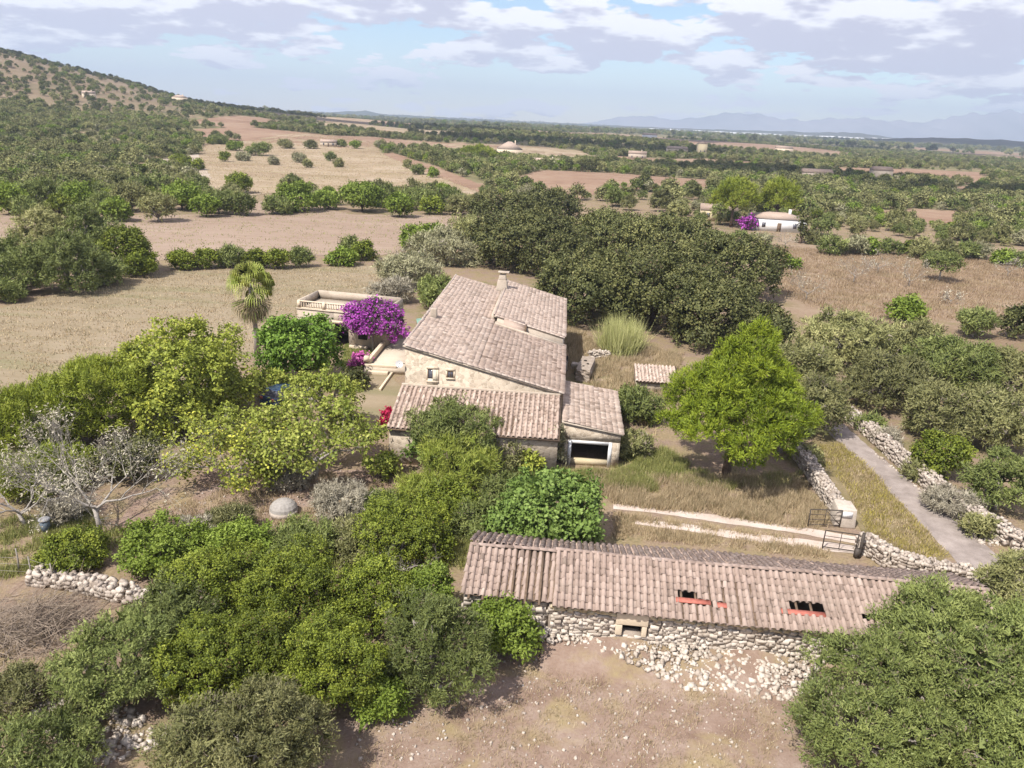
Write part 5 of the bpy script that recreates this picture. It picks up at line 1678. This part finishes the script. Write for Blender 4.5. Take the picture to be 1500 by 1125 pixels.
# along the lane
for (x, y, w_, h_, k_, lb) in (
        (1195, 590, 120, 5.2, 'olive', 'grey green wild olive at the bend of the lane'),
        (1150, 625, 80, 4.0, 'olivegreen', 'wild olive at the foot of the wall beside the lone pine'),
        (1175, 530, 120, 5.5, 'olive', 'wild olive behind the lone pine'),
        (1250, 495, 160, 5.5, 'olive', 'wide dull olive between the lane and the meadow'),
        (1330, 505, 140, 5.2, 'olive', 'olive beside the wide dull one along the meadow edge'),
        (1300, 555, 130, 5.2, 'olive', 'olive overhanging the top of the rubble wall'),
        (1405, 535, 150, 5.2, 'olivegreen', 'greener olive behind the rubble wall'),
        (1380, 600, 130, 4.8, 'olive', 'grey olive above the middle of the rubble wall'),
        (1460, 610, 140, 5.0, 'olive', 'tall dull olive above the lower rubble wall'),
        (1485, 545, 110, 5.0, 'olive', 'olive nearest the meadow corner'),
        (1470, 700, 110, 4.4, 'olivegreen', 'olive leaning over the end of the rubble wall'),
        (1380, 665, 90, 3.4, 'mastic', 'bright green mastic bush spilling over the rubble wall'),
        (1430, 470, 60, 4.0, 'olivegreen', 'small green olive on the meadow edge'),
        (1330, 452, 60, 3.4, 'bright', 'fresh green bush at the meadow edge'),
        (1497, 470, 60, 4.5, 'oak', 'dark evergreen at the far meadow corner'),
        (1400, 735, 90, 1.3, 'grey', 'grey weedy shrub at the foot of the rubble wall'),
        (935, 590, 90, 2.8, 'olivegreen', 'grey green bush hiding the shed beside the carport'),
        (925, 650, 70, 1.6, 'olive', 'low weedy shrub at the carport corner')):
    plant('wild_olive' if k_ in ('olive', 'olivegreen') and h_ > 2 else 'shrub', lb, 'tree' if h_ > 3.6 else 'shrub', x, y, w_, h_, k_, True, n=8, detail=1.05)
plant('meadow_tree', 'lone round green tree with a clear trunk on the dry meadow', 'tree', 1381, 387, 60, 4.6, 'olivegreen', False, n=7, detail=1.3, zf=.62, trunk_r=.13)
plant('shrub', 'single low green shrub on the dry meadow', 'shrub', 1158, 384, 30, 2.2, 'bright', True, n=5)
for i, (x, y, h_, s_) in enumerate(((1180, 440, 4.5, 1.4), (1250, 415, 4.5, 1.2), (1330, 420, 4.6, 1.2), (1285, 400, 3.6, 1.2), (1475, 405, 3.6, 1.2), (1150, 362, 3.5, 1.3), (1392, 445, 2, 1.2))):
    bare_tree('almond_tree', 'nearly bare grey almond tree standing in the dry meadow', x, y, h_, s_, 'grey', 60, depth=5, r=.07, seed=30 + i, mat='greybark', group='bare almond trees on the meadow', per=3, leafsz=.3, lw=.4)
# pines by the villa
for (x, y, w_, h_, lb) in ((1080, 285, 72, 12, 'broad stone pine over the villa, with the wider crown'), (1146, 282, 66, 12, 'stone pine over the villa with a leaning trunk')):
    R_ = w_ / 2 / 6.4
    plant('stone_pine', lb, 'tree', x, y, w_, h_, 'darkpine', False, None, blobs=[(0, 0, 7.6, R_ * .7, R_ * .7, 3.2), (-R_ * .55, 0, 6.3, R_ * .5, R_ * .5, 2.2), (R_ * .55, 0, 6.8, R_ * .5, R_ * .5, 2.2), (0, -R_ * .5, 6.0, R_ * .5, R_ * .5, 1.9), (0, R_ * .3, 9.6, R_ * .5, R_ * .5, 1.9), (-R_ * .4, -R_ * .2, 9.0, R_ * .4, R_ * .4, 1.5), (R_ * .45, -R_ * .1, 9.2, R_ * .4, R_ * .4, 1.5), (R_ * .2, -R_ * .5, 7.9, R_ * .4, R_ * .4, 1.4)], base=ground(x, 338)[:2] + np.array([0, 6]), detail=1.3, trunk_r=.35)
plant('bougainvillea', 'purple bougainvillea beside the white villa', 'shrub', 1097, 326, 28, 3.4, 'purple', True, n=5)
plant('cypress', 'slim dark cypress at the corner of the white villa', 'tree', 1177, 325, 8, 9, 'oak', True, blobs=[(0, 0, 4.5, .9, .9, 4.4)])
plant('stone_pine', 'dense round pine in front of the cream pyramidal roof house', 'tree', 700, 214, 66, 9, 'darkpine', True, n=8, detail=1.3, base=ground(697, 236)[:2])
for i in range(7):
    plant('cypress', 'small dark cypress in the row beside the low farm building', 'tree', 0, 0, 5, 7, 'oak', True, 'cypress row', blobs=[(0, 0, 3.6, .8, .8, 3.5)], base=ground(852 + i * 5, 252)[:2])

# hedges and trees round the fields
HEDGE = [
    (30, 395, 95, 5.5, 'olivegreen'), (95, 378, 115, 8, 'olivegreen'), (60, 345, 110, 9, 'olive'), (120, 342, 115, 9.5, 'olivegreen'), (185, 362, 95, 7, 'mastic'), (5, 375, 70, 7, 'olivegreen'), (205, 382, 60, 4.2, 'mastic'), (150, 395, 80, 3.8, 'olivegreen'), (5, 425, 60, 2.6, 'olivegreen'),
    (265, 378, 42, 3.2, 'mastic'), (300, 378, 46, 2.8, 'mastic'), (335, 375, 46, 3.0, 'olivegreen'), (372, 378, 40, 2.8, 'mastic'), (405, 378, 44, 3.0, 'mastic'), (440, 376, 36, 3.0, 'olivegreen'), (500, 376, 50, 2.6, 'bright'), (530, 366, 44, 3.2, 'mastic'), (515, 362, 36, 3.6, 'olivegreen'),
    (435, 288, 72, 6.5, 'bright'), (530, 286, 66, 7.5, 'bright'), (585, 300, 44, 5.5, 'bright'), (560, 285, 56, 6, 'olivegreen'), (610, 290, 60, 5.5, 'olivegreen'), (650, 292, 56, 5.5, 'olivegreen'), (480, 292, 44, 4.6, 'bright'), (405, 300, 46, 4, 'olivegreen'), (300, 300, 44, 5, 'bright'), (170, 305, 44, 5, 'bright'), (85, 300, 44, 5.5, 'mastic'), (35, 305, 40, 5, 'olivegreen'), (675, 300, 50, 5, 'olive'), (632, 300, 40, 4.4, 'mastic'),
    (355, 298, 50, 5, 'olivegreen'), (320, 294, 54, 5.5, 'olivegreen'), (265, 285, 62, 6.5, 'bright'), (230, 300, 56, 6.5, 'olive'), (190, 285, 60, 7, 'olive'), (150, 300, 50, 5.5, 'olivegreen'), (110, 285, 56, 7, 'bright'), (60, 285, 60, 7, 'olivegreen'), (10, 290, 56, 6.5, 'bright'), (350, 268, 46, 5.5, 'mastic'),
    (695, 330, 50, 4.5, 'olive'),
]
MEADOW_ROW = [(1190 + 27 * i + (i * 37 % 11), 349 + i * 2 + (i * 53 % 9), 30 + (i * 29 % 16), 2.4 + (i * 31 % 17) / 10, ('olive', 'olivegreen', 'silver', 'bright', 'olivegreen', 'mastic', 'olive')[i % 7]) for i in range(13)] + [(1115, 352, 30, 2, 'silver'), (1085, 350, 30, 2.5, 'olivegreen'), (1060, 352, 40, 3, 'olivegreen')]
for (x, y, w_, h_, k_) in MEADOW_ROW:
    plant('meadow_bush', {'olive': 'dull grey green', 'olivegreen': 'green', 'mastic': 'dark yellow green', 'bright': 'fresh bright green', 'silver': 'silvery'}[k_] + ' bush in the row between the dry meadow and the villa scrub', 'bush', x, y, w_, h_, k_, True, 'bush row behind the meadow', n=6)
for i, (x, y, w_, h_, k_) in enumerate(HEDGE):
    near = x < 240 and y > 330
    lb = 'olive in the big clump between stubble and ploughed field' if near else ('low bush in the hedge between stubble and ploughed field' if y > 340 else 'rounded tree lining the far edge of the ploughed field')
    lb = {'olive': 'dull grey green ', 'olivegreen': 'green ', 'mastic': 'dark yellow green ', 'bright': 'fresh bright green '}[k_] + lb
    if x == 695:
        lb = 'olive at the corner between the ploughed field and the oak grove'
    plant('hedge_tree' if h_ > 3.6 else 'hedge_bush', lb, 'tree' if h_ > 3.6 else 'bush', x, y, w_, h_, k_, True, 'field edge clump' if near else ('hedge bushes' if y > 340 else 'tree line by the ploughed field'), n=7, detail=1.15)

for (x, y, w_, h_, k_) in ((330, 231, 17, 4.5, 'mastic'), (357, 230, 22, 4, 'silver'), (380, 222, 40, 6, 'olivegreen'), (402, 236, 16, 3.5, 'silver'), (438, 232, 22, 4.2, 'silver'), (450, 240, 14, 3.2, 'olive'), (484, 230, 18, 4, 'olivegreen'), (496, 239, 16, 3.6, 'olive'), (597, 241, 12, 4, 'olive'), (612, 250, 20, 4, 'olivegreen'), (634, 254, 18, 3.4, 'bright'), (345, 215, 26, 5, 'bright'), (322, 205, 30, 5, 'olivegreen'), (420, 212, 26, 4.5, 'olive'), (268, 240, 36, 5, 'mastic'), (290, 243, 22, 4, 'mastic'), (520, 212, 18, 4.5, 'bright'), (455, 212, 22, 4.5, 'olive'), (500, 209, 16, 4, 'olivegreen')):
    q_ = ground(x, y + 6)
    cl_ = {'olive': 'dull grey green', 'olivegreen': 'green', 'mastic': 'dark yellow green', 'bright': 'fresh bright green', 'silver': 'silvery'}[k_]
    t_ = plant('pasture_tree', cl_ + ' tree standing apart on the pale pasture', 'tree', x, y, w_, h_, k_, True, 'trees on the pale pasture', n=6, base=q_[:2])
    t_.location.z = q_[2]

# ------------------------------------------------------------------ the woods beyond: prototypes shared by many trees
PROTO = []
for i, (kind, R_, H_, low) in enumerate((('olive', 3.0, 5.0, True), ('olive', 2.6, 4.2, True), ('olivegreen', 2.8, 4.8, True), ('olivegreen', 2.3, 3.8, True), ('mastic', 2.2, 3.0, True), ('bright', 2.6, 4.6, True), ('oak', 3.0, 5.5, True), ('silver', 2.2, 3.6, True))):
    rg = np.random.default_rng(900 + i)
    tuft, L, Wd, shape, upb, cov_, spr, lump, lm, bk = KIND[kind]
    bl = auto_blobs(rg, R_, H_, low, 7)
    V, Fc, tn, P = crown_np(bl, rg, .42, .36, .24, shape, upb, 1.7, .03, 1.3, -.6, spr, lump)
    lo_bl = bl[:4]
    V2, F2, t2, P2 = crown_np(bl, rg, .6, .55, .42, 'quad', .1, 1.4, .05, 1.0, -.5, spr, lump)
    hi = mesh_np('tree', V, Fc, tn)
    hi.materials.append(MAT[lm])
    lo = mesh_np('far_tree', V2, F2, t2)
    lo.materials.append(MAT[lm])
    PROTO.append((hi, lo, kind))

NEARBAN = [FIELDS[k] for k in FIELDS if k in ('ploughed_field', 'stubble_field', 'meadow', 'bare_strip', 'farm_track')]
fields_open = [np.array([ground(*p)[:2] for p in pl]) for pl in (
    [(285, 262), (290, 215), (370, 205), (440, 195), (545, 208), (560, 225), (640, 255), (715, 285), (690, 300), (640, 286), (500, 290), (420, 282), (330, 290), (300, 300)],
    [(1252, 314), (1330, 306), (1400, 309), (1450, 318), (1400, 328), (1310, 331)],
    [(790, 250), (900, 254), (1045, 264), (1040, 285), (900, 276), (850, 292), (780, 285), (755, 262)],
    [(880, 228), (1030, 233), (1175, 242), (1160, 249), (1000, 244), (900, 238)],
    [(560, 226), (575, 224), (640, 245), (715, 275), (720, 292), (700, 282), (630, 255)],
    [(1375, 279), (1420, 271), (1455, 275), (1400, 286)], [(270, 178), (380, 172), (430, 182), (350, 190)], [(500, 186), (560, 190), (620, 200), (560, 199)],
    [(1040, 330), (1190, 330), (1190, 350), (1040, 350)])]
near_zone = np.array([ground(*p)[:2] for p in ((-300, 640), (-300, 330), (0, 305), (700, 300), (830, 292), (1110, 350), (1180, 360), (1330, 364), (1700, 396), (1700, 640))])


def scatter(n, r_lo, r_hi, seed, minsep):
    rg_ = np.random.default_rng(seed)
    az = np.radians(rg_.uniform(-40, 40, n))
    u_ = rg_.random(n)
    r = np.sqrt(r_lo ** 2 + u_ * (r_hi ** 2 - r_lo ** 2))
    X, Y = r * np.sin(az), r * np.cos(az)
    ok = np.ones(n, bool)
    for pl in NEARBAN + fields_open + RANDOM_FIELDS:
        ok &= ~inside(pl, X, Y)
    ok &= ~inside(near_zone, X, Y)
    Z = T(X, Y)
    # bare soil on the hill, open glades on the plain
    g = np.sin(X * .021 + 1.3) * np.sin(Y * .017 + .4) + .6 * np.sin(X * .053 + Y * .041) + .5 * np.sin(X * .009 - Y * .013)
    hill = (Z > 16) & (X < -150)
    thin = rg_.random(n)
    ok &= np.where(hill, thin < np.where(Z > 62, .95, np.clip(.36 + .25 * g, .08, .9)), ((g > -.42) & (thin < .8)) | (thin < .14))
    for (x, y, R_) in PLACED:
        if y > 90:
            ok &= (X - x) ** 2 + (Y - y) ** 2 > (R_ * .8) ** 2
    X, Y, Z = X[ok], Y[ok], Z[ok]
    cell, keep = {}, []
    for i in range(len(X)):
        k = (int(X[i] // minsep), int(Y[i] // minsep))
        if cell.get(k, 0) < 1:
            cell[k] = cell.get(k, 0) + 1
            keep.append(i)
    return np.stack([X[keep], Y[keep], Z[keep]], 1), rg_


pts, rgs = scatter(42000, 95, 640, 5, 3.7)
dist = np.hypot(pts[:, 0], pts[:, 1])
left_wood = (pts[:, 0] < -20)
order = np.argsort(dist)
kind_of = np.empty(len(pts), int)
for i in range(len(pts)):
    kind_of[i] = rgs.choice(8, p=(.24, .18, .18, .12, .08, .07, .06, .07) if left_wood[i] else (.22, .2, .18, .12, .08, .08, .05, .07))
NAMES = {'olive': ('wild_olive', 'grey green wild olive'), 'olivegreen': ('wild_olive', 'green wild olive'), 'mastic': ('mastic_bush', 'dark yellow green mastic bush'), 'bright': ('carob_tree', 'fresh green carob tree'), 'oak': ('holm_oak', 'dark holm oak'), 'silver': ('olive_tree', 'silver grey olive tree')}
MAXN = 360
ind, restp = order[:MAXN], order[MAXN:]
for i in ind:
    hi, lo, kd = PROTO[kind_of[i]]
    nm, lab = NAMES[kd]
    o = bpy.data.objects.new(nm, hi)
    COL.objects.link(o)
    s = rgs.uniform(.45, 1.2)
    o.location = pts[i]
    o.rotation_euler = (0, 0, rgs.uniform(0, 6.28))
    o.scale = (s * rgs.uniform(.85, 1.2), s, s * rgs.uniform(.8, 1.15))
    wh = 'in the woods beyond the ploughed field' if left_wood[i] else ('in the scrub beyond the dry meadow' if pts[i][0] > 45 else 'in the scrub behind the oak grove')
    tag(o, lab + ' ' + wh, 'bush' if kd == 'mastic' else 'tree', 'trees ' + wh)


def wood(name, P, kinds, rg_, s0, s1, label):
    """one mass of trees too many to count: instances on points"""
    me = mesh_np(name, P, np.zeros((0, 3), int)) if False else bpy.data.meshes.new(name)
    me.vertices.add(len(P))
    me.vertices.foreach_set('co', P.astype(np.float32).ravel())
    a = me.attributes.new('kind_index', 'INT', 'POINT')
    a.data.foreach_set('value', kinds.astype(np.int32))
    a = me.attributes.new('size', 'FLOAT', 'POINT')
    a.data.foreach_set('value', rg_.uniform(s0, s1, len(P)).astype(np.float32))
    a = me.attributes.new('turn', 'FLOAT', 'POINT')
    a.data.foreach_set('value', rg_.uniform(0, 6.28, len(P)).astype(np.float32))
    o = link(name, me)
    ng = bpy.data.node_groups.new(name + '_nodes', 'GeometryNodeTree')
    ng.interface.new_socket('Geometry', in_out='INPUT', socket_type='NodeSocketGeometry')
    ng.interface.new_socket('Geometry', in_out='OUTPUT', socket_type='NodeSocketGeometry')
    N_, L_ = ng.nodes, ng.links
    gi_, go_ = N_.new('NodeGroupInput'), N_.new('NodeGroupOutput')
    ci = N_.new('GeometryNodeCollectionInfo')
    ci.inputs['Collection'].default_value = LOWCOL
    ci.inputs['Separate Children'].default_value = True
    ci.inputs['Reset Children'].default_value = True
    ip = N_.new('GeometryNodeInstanceOnPoints')
    ip.inputs['Pick Instance'].default_value = True

    def nat(nm, ty):
        n = N_.new('GeometryNodeInputNamedAttribute')
        n.data_type = ty
        n.inputs['Name'].default_value = nm
        return n.outputs['Attribute']
    L_.new(gi_.outputs[0], ip.inputs['Points'])
    L_.new(ci.outputs[0], ip.inputs['Instance'])
    L_.new(nat('kind_index', 'INT'), ip.inputs['Instance Index'])
    cx_ = N_.new('ShaderNodeCombineXYZ')
    L_.new(nat('turn', 'FLOAT'), cx_.inputs[2])
    L_.new(cx_.outputs[0], ip.inputs['Rotation'])
    L_.new(nat('size', 'FLOAT'), ip.inputs['Scale'])
    L_.new(ip.outputs[0], go_.inputs[0])
    md = o.modifiers.new('trees', 'NODES')
    md.node_group = ng
    tag(o, label, 'woodland', None, 'stuff')
    return o


LOWCOL = bpy.data.collections.new('far_tree_kinds')
for i, (hi, lo, kd) in enumerate(PROTO):
    oo = bpy.data.objects.new('far_tree_%d' % i, lo)
    LOWCOL.objects.link(oo)
wood('woodland', pts[restp], kind_of[restp], rgs, .35, 1.1, 'scattered scrub woodland covering the middle distance')
p2, rg2 = scatter(60000, 640, 1700, 6, 5.0)
wood('woodland', p2, rg2.choice(8, len(p2), p=(.25, .2, .16, .1, .08, .05, .1, .06)), rg2, .4, 1.15, 'continuous scrub woodland of the plain and the hill slope')
p3, rg3 = scatter(40000, 1700, 6500, 7, 13.0)
wood('woodland', p3, rg3.choice(8, len(p3), p=(.25, .2, .16, .1, .08, .05, .1, .06)), rg3, 1.2, 3.0, 'distant woodland merging into the haze of the plain')

# ------------------------------------------------------------------ grass, weeds, stones


RUTS = [np.array([at(*p)[:2] for p in pl]) for pl in ([(890, 739), (1060, 757), (1258, 789), (1262, 800), (1060, 766), (890, 747)], [(920, 763), (1100, 784), (1264, 804), (1266, 813), (1100, 792), (920, 770)], [(1205, 628), (1275, 657), (1452, 806), (1397, 812), (1262, 672)])]


def blades(name, label, pxpoly, n, h, mat, seed, w=.035, per=9, cat='grass', lean=.35, world=None, rad=.14):
    rg_ = np.random.default_rng(seed)
    poly = np.array([at(*p)[:2] for p in pxpoly]) if world is None else np.array(world)
    lo, hi_ = poly.min(0), poly.max(0)
    X, Y = rg_.uniform(lo[0], hi_[0], n * 3), rg_.uniform(lo[1], hi_[1], n * 3)
    g = np.sin(X * 1.1 + seed) * np.sin(Y * .9) + .6 * np.sin(X * 2.7 - Y * 2.1)
    ok = inside(poly, X, Y) & (g > rg_.uniform(-1.2, .6, len(X)))
    for pl in RUTS:
        ok &= ~inside(pl, X, Y)
    X, Y = X[ok][:n], Y[ok][:n]
    P = np.repeat(np.stack([X, Y, T(X, Y)], 1), per, 0) + rg_.normal(0, 1, (len(X) * per, 3)) * [rad, rad, 0]
    N = np.tile([0, 0, 1.0], (len(P), 1)) + rg_.normal(0, lean, (len(P), 3))
    tone = np.clip(np.repeat(rg_.normal(.5, .2, len(X)), per) + rg_.normal(0, .15, len(P)), 0, 1)
    hh = h * np.repeat(rg_.uniform(.5, 1.3, len(X)), per)[:, None]
    d = unit(N)
    s = unit(np.cross(d, rg_.normal(0, 1, d.shape)))
    V = np.stack([P - s * w / 2, P + s * w / 2, P + d * hh], 1).reshape(-1, 3)
    V[:, 2] = np.maximum(V[:, 2], np.repeat(P[:, 2], 3) + .02)
    o = link(name, mesh_np(name, V, np.arange(len(V)).reshape(-1, 3), np.repeat(tone, 3)), MAT[mat])
    return tag(o, label, cat, None, 'stuff')


blades('dry_grass', 'tall dry straw grass around the lone pine and the track', [(860, 690), (960, 700), (1165, 700), (1215, 760), (1190, 785), (900, 738), (870, 720)], 5200, .5, 'drygrass', 1)
blades('dry_grass', 'pale dry grass in the clearing behind the carport', [(830, 480), (880, 500), (1000, 520), (990, 560), (960, 640), (915, 600), (860, 560), (828, 540)], 3600, .6, 'drygrass', 2, .05)
blades('dry_grass', 'thin straw grass between track and barn', [(900, 752), (1240, 803), (1240, 820), (1000, 796), (900, 788)], 1500, .3, 'drygrass', 3)
blades('dry_grass', 'rusty dry grass covering the meadow', [(1130, 362), (1320, 372), (1500, 384), (1540, 470), (1330, 470), (1200, 455), (1140, 425)], 7500, .5, 'rustgrass', 4, .10, 6, rad=.6)
blades('weeds', 'rank green weeds in front of the carport and lean-to', [(700, 700), (760, 690), (830, 694), (900, 694), (930, 690), (965, 720), (880, 716), (760, 712)], 2200, .6, 'weed', 5)
blades('weeds', 'green weeds round the pine trunk and the wall', [(900, 640), (960, 650), (1060, 710), (1180, 690), (1150, 720), (1000, 715), (920, 690)], 2600, .5, 'weed', 6)
blades('verge_plants', 'yellow flowering plants on the verge beside the lane', [(1175, 660), (1230, 650), (1262, 675), (1385, 812), (1360, 822), (1280, 785), (1230, 700)], 1300, .25, 'flower', 7, .05, 7)
blades('verge_grass', 'thin dry grass on the verge beside the lane', [(1175, 660), (1230, 650), (1262, 675), (1385, 812), (1360, 822), (1280, 785), (1230, 700)], 1300, .25, 'drygrass', 21, .04, 7)
blades('weeds', 'sparse straw and weeds on the dirt yard', [(520, 1060), (720, 980), (820, 950), (1150, 985), (1130, 1130), (500, 1130)], 1500, .22, 'drygrass', 8, .02, 7)
blades('weeds', 'weeds and straw in the garden below the house', [(160, 770), (330, 700), (600, 690), (620, 740), (420, 780), (200, 800)], 1500, .3, 'drygrass', 9)
blades('weeds', 'patchy green weeds near the dustbin and the wire fence', [(0, 760), (130, 750), (200, 790), (100, 830), (0, 850)], 1800, .3, 'weed', 10)
blades('lawn_grass', 'green lawn in front of the outbuilding', [(505, 505), (545, 502), (552, 520), (525, 545), (505, 545)], 900, .22, 'weed', 11)
blades('dry_grass', 'dry grass mixed with scrub left of the barn', [(380, 790), (680, 760), (700, 830), (560, 850), (400, 830)], 1800, .5, 'weed', 12)
blades('stubble_tufts', 'straw tufts and weeds scattered over the stubble field', None, 5000, .22, 'drygrass', 31, .09, 5, world=FIELDS['stubble_field'], rad=.5)
blades('pasture_tufts', 'dry tufts scattered over the pale pasture', None, 6000, .45, 'drygrass', 32, .22, 4, world=FIELDS['pasture_field'], rad=1.0)
blades('field_margin_weeds', 'weedy margin tufts on the ploughed field', None, 1500, .3, 'weed', 33, .12, 5, world=FIELDS['ploughed_field'], rad=.6)
blades('reed_clump', 'tall pale green reed clump at the foot of the oaks', [(888, 522), (905, 528), (925, 524), (938, 515), (925, 505), (900, 504), (885, 512)], 260, 3.1, 'reed', 13, .08, 12, 'reeds', .3, rad=.3)


def rubble(name, label, pxpoly, n, s0, s1, seed, mat='limestone', dens=None, bank=None):
    rg_ = np.random.default_rng(seed)
    poly = np.array([at(*p)[:2] for p in pxpoly])
    lo, hi_ = poly.min(0), poly.max(0)
    X, Y = rg_.uniform(lo[0], hi_[0], n * 4), rg_.uniform(lo[1], hi_[1], n * 4)
    ok = inside(poly, X, Y)
    if dens:
        ok &= rg_.random(len(X)) < dens(X, Y)
    mats = []
    for x, y in list(zip(X[ok], Y[ok]))[:n]:
        sz = s0 + (s1 - s0) * rg_.random() ** 3
        M = np.eye(4)
        M[:3, :3] = rot_small(rg_, 1.2) * (sz * rg_.uniform(.6, 1.2, 3))
        M[:3, 3] = [x, y, sz * .18 + (bank(x, y) if bank else 0)]
        mats.append(M)
    o = join(STONES, mats, np.clip(rg_.normal(.55, .25, len(mats)), 0, 1), name, MAT[mat])
    return tag(o, label, 'stones', None, 'stuff')


rubble('rubble', 'white rubble tumbled along the foot of the barn wall', [(770, 912), (930, 938), (1215, 965), (1180, 1030), (1000, 1010), (900, 970), (780, 950)], 3000, .03, .24, 1, bank=lambda x, y: max(0.0, .6 - .3 * abs((x + 1.6) * math.sin(-BA) + (y - 30.68) * math.cos(BA) + 2.55)))
rubble('rubble', 'small pale stones strewn over the dirt yard', [(500, 1060), (720, 960), (800, 940), (1180, 985), (1140, 1130), (500, 1130)], 1500, .02, .13, 2, 'rubble')
rubble('rubble', 'pale stones scattered below the thicket at the yard edge', [(60, 1010), (200, 1040), (240, 1100), (150, 1120), (40, 1060)], 420, .06, .3, 3)
rubble('rubble', 'loose stones at the foot of the rubble wall by the lane', [(1262, 650), (1420, 770), (1470, 800), (1440, 800), (1380, 745), (1280, 665)], 420, .06, .25, 4)
rubble('rubble', 'small stones in the courtyard dirt', [(170, 790), (330, 690), (590, 690), (480, 745), (300, 775)], 400, .03, .12, 5, 'rubble')
# brushwood heap at the left edge
rg = np.random.default_rng(17)
bp0 = at(45, 925)
bh = thing('brushwood_heap', 'heap of cut dry branches piled at the left edge below the wire fence', 'brushwood', (bp0[0], bp0[1], 0))
b = MB()
for _ in range(900):
    a, e = rg.normal(.2, 1.2), rg.normal(.2, .35)
    L = rg.uniform(.6, 2.2)
    c = np.array([rg.normal(-.3, 1.3), rg.normal(0, 1.1), 0])
    c[2] = max(.03, rg.uniform(0, 1) * 1.0 * math.exp(-(c[0] ** 2 + c[1] ** 2) / 4))
    d = np.array([math.cos(a) * math.cos(e), math.sin(a) * math.cos(e), math.sin(e)])
    q = c + d * L
    q[2] = max(q[2], .03)
    r = rg.uniform(.006, .022)
    b.tube([c, (c + q) / 2 + rg.normal(0, .06, 3), q], [r, r * .8, r * .4], 4, False)
b.build('branches', MAT['twig'], bh)['kind'] = 'stuff'

# ------------------------------------------------------------------ drifting clouds high above, whose shadows lie on the plain
m, nt, out = new_mat('cloud_white')
finish(nt, out, (.85, .85, .87), 1.0)
MAT['cloud'] = m
off = np.array([-sdir[0], -sdir[1]]) / sdir[2]


def cloud(sx_, sy_, lx, ly, seed):
    """a flat based cumulus placed so that its shadow falls round (sx_, sy_)"""
    rg_ = np.random.default_rng(seed)
    alt = 1150.0
    c = np.array([sx_, sy_]) - off * alt
    bm_ = bmesh.new()
    bmesh.ops.create_icosphere(bm_, subdivisions=3, radius=1.0, matrix=Matrix.Translation((c[0], c[1], alt)) @ Matrix.Diagonal((lx * .95, ly * .85, 22, 1)))
    for _ in range(34):
        a, q = rg_.uniform(0, 6.28), math.sqrt(rg_.random())
        r = rg_.uniform(.22, .42) * ly
        mt = Matrix.Translation((c[0] + lx * q * math.cos(a), c[1] + ly * q * math.sin(a), alt + r * .3)) @ Matrix.Diagonal((r * rg_.uniform(1, 1.8), r, r * .55, 1))
        bmesh.ops.create_icosphere(bm_, subdivisions=2, radius=1.0, matrix=mt)
    me_ = bpy.data.meshes.new('cloud')
    bm_.to_mesh(me_)
    bm_.free()
    tag(link('cloud', me_, MAT['cloud']), kind='structure')


for cl_ in ((50, 700, 150, 65, 1), (150, 430, 80, 40, 2), (215, 345, 70, 20, 3), (-250, 990, 260, 95, 4), (1900, 2950, 900, 320, 5), (80, 1250, 260, 90, 6), (-720, 930, 240, 90, 7), (700, 1500, 330, 120, 8)):
    cloud(*cl_)

# ------------------------------------------------------------------ air
hz = MB().box((-11800, -400, -60), (11800, 11800, 470)).build('haze', None)
hz.data.materials.clear()
m = bpy.data.materials.new('haze_air')
m.use_nodes = True
m.node_tree.nodes.clear()
out = m.node_tree.nodes.new('ShaderNodeOutputMaterial')
pv = m.node_tree.nodes.new('ShaderNodeVolumePrincipled')
pv.inputs['Color'].default_value = (0.66, 0.79, 1.0, 1)
pv.inputs['Density'].default_value = 0.00016
pv.inputs['Anisotropy'].default_value = 0.0
m.node_tree.links.new(pv.outputs[0], out.inputs['Volume'])
pv.inputs['Density Attribute'].default_value = ''
m.cycles.homogeneous_volume = True
hz.data.materials.append(m)
tag(hz, 'thin pale haze over the whole plain', 'haze', None, 'stuff')
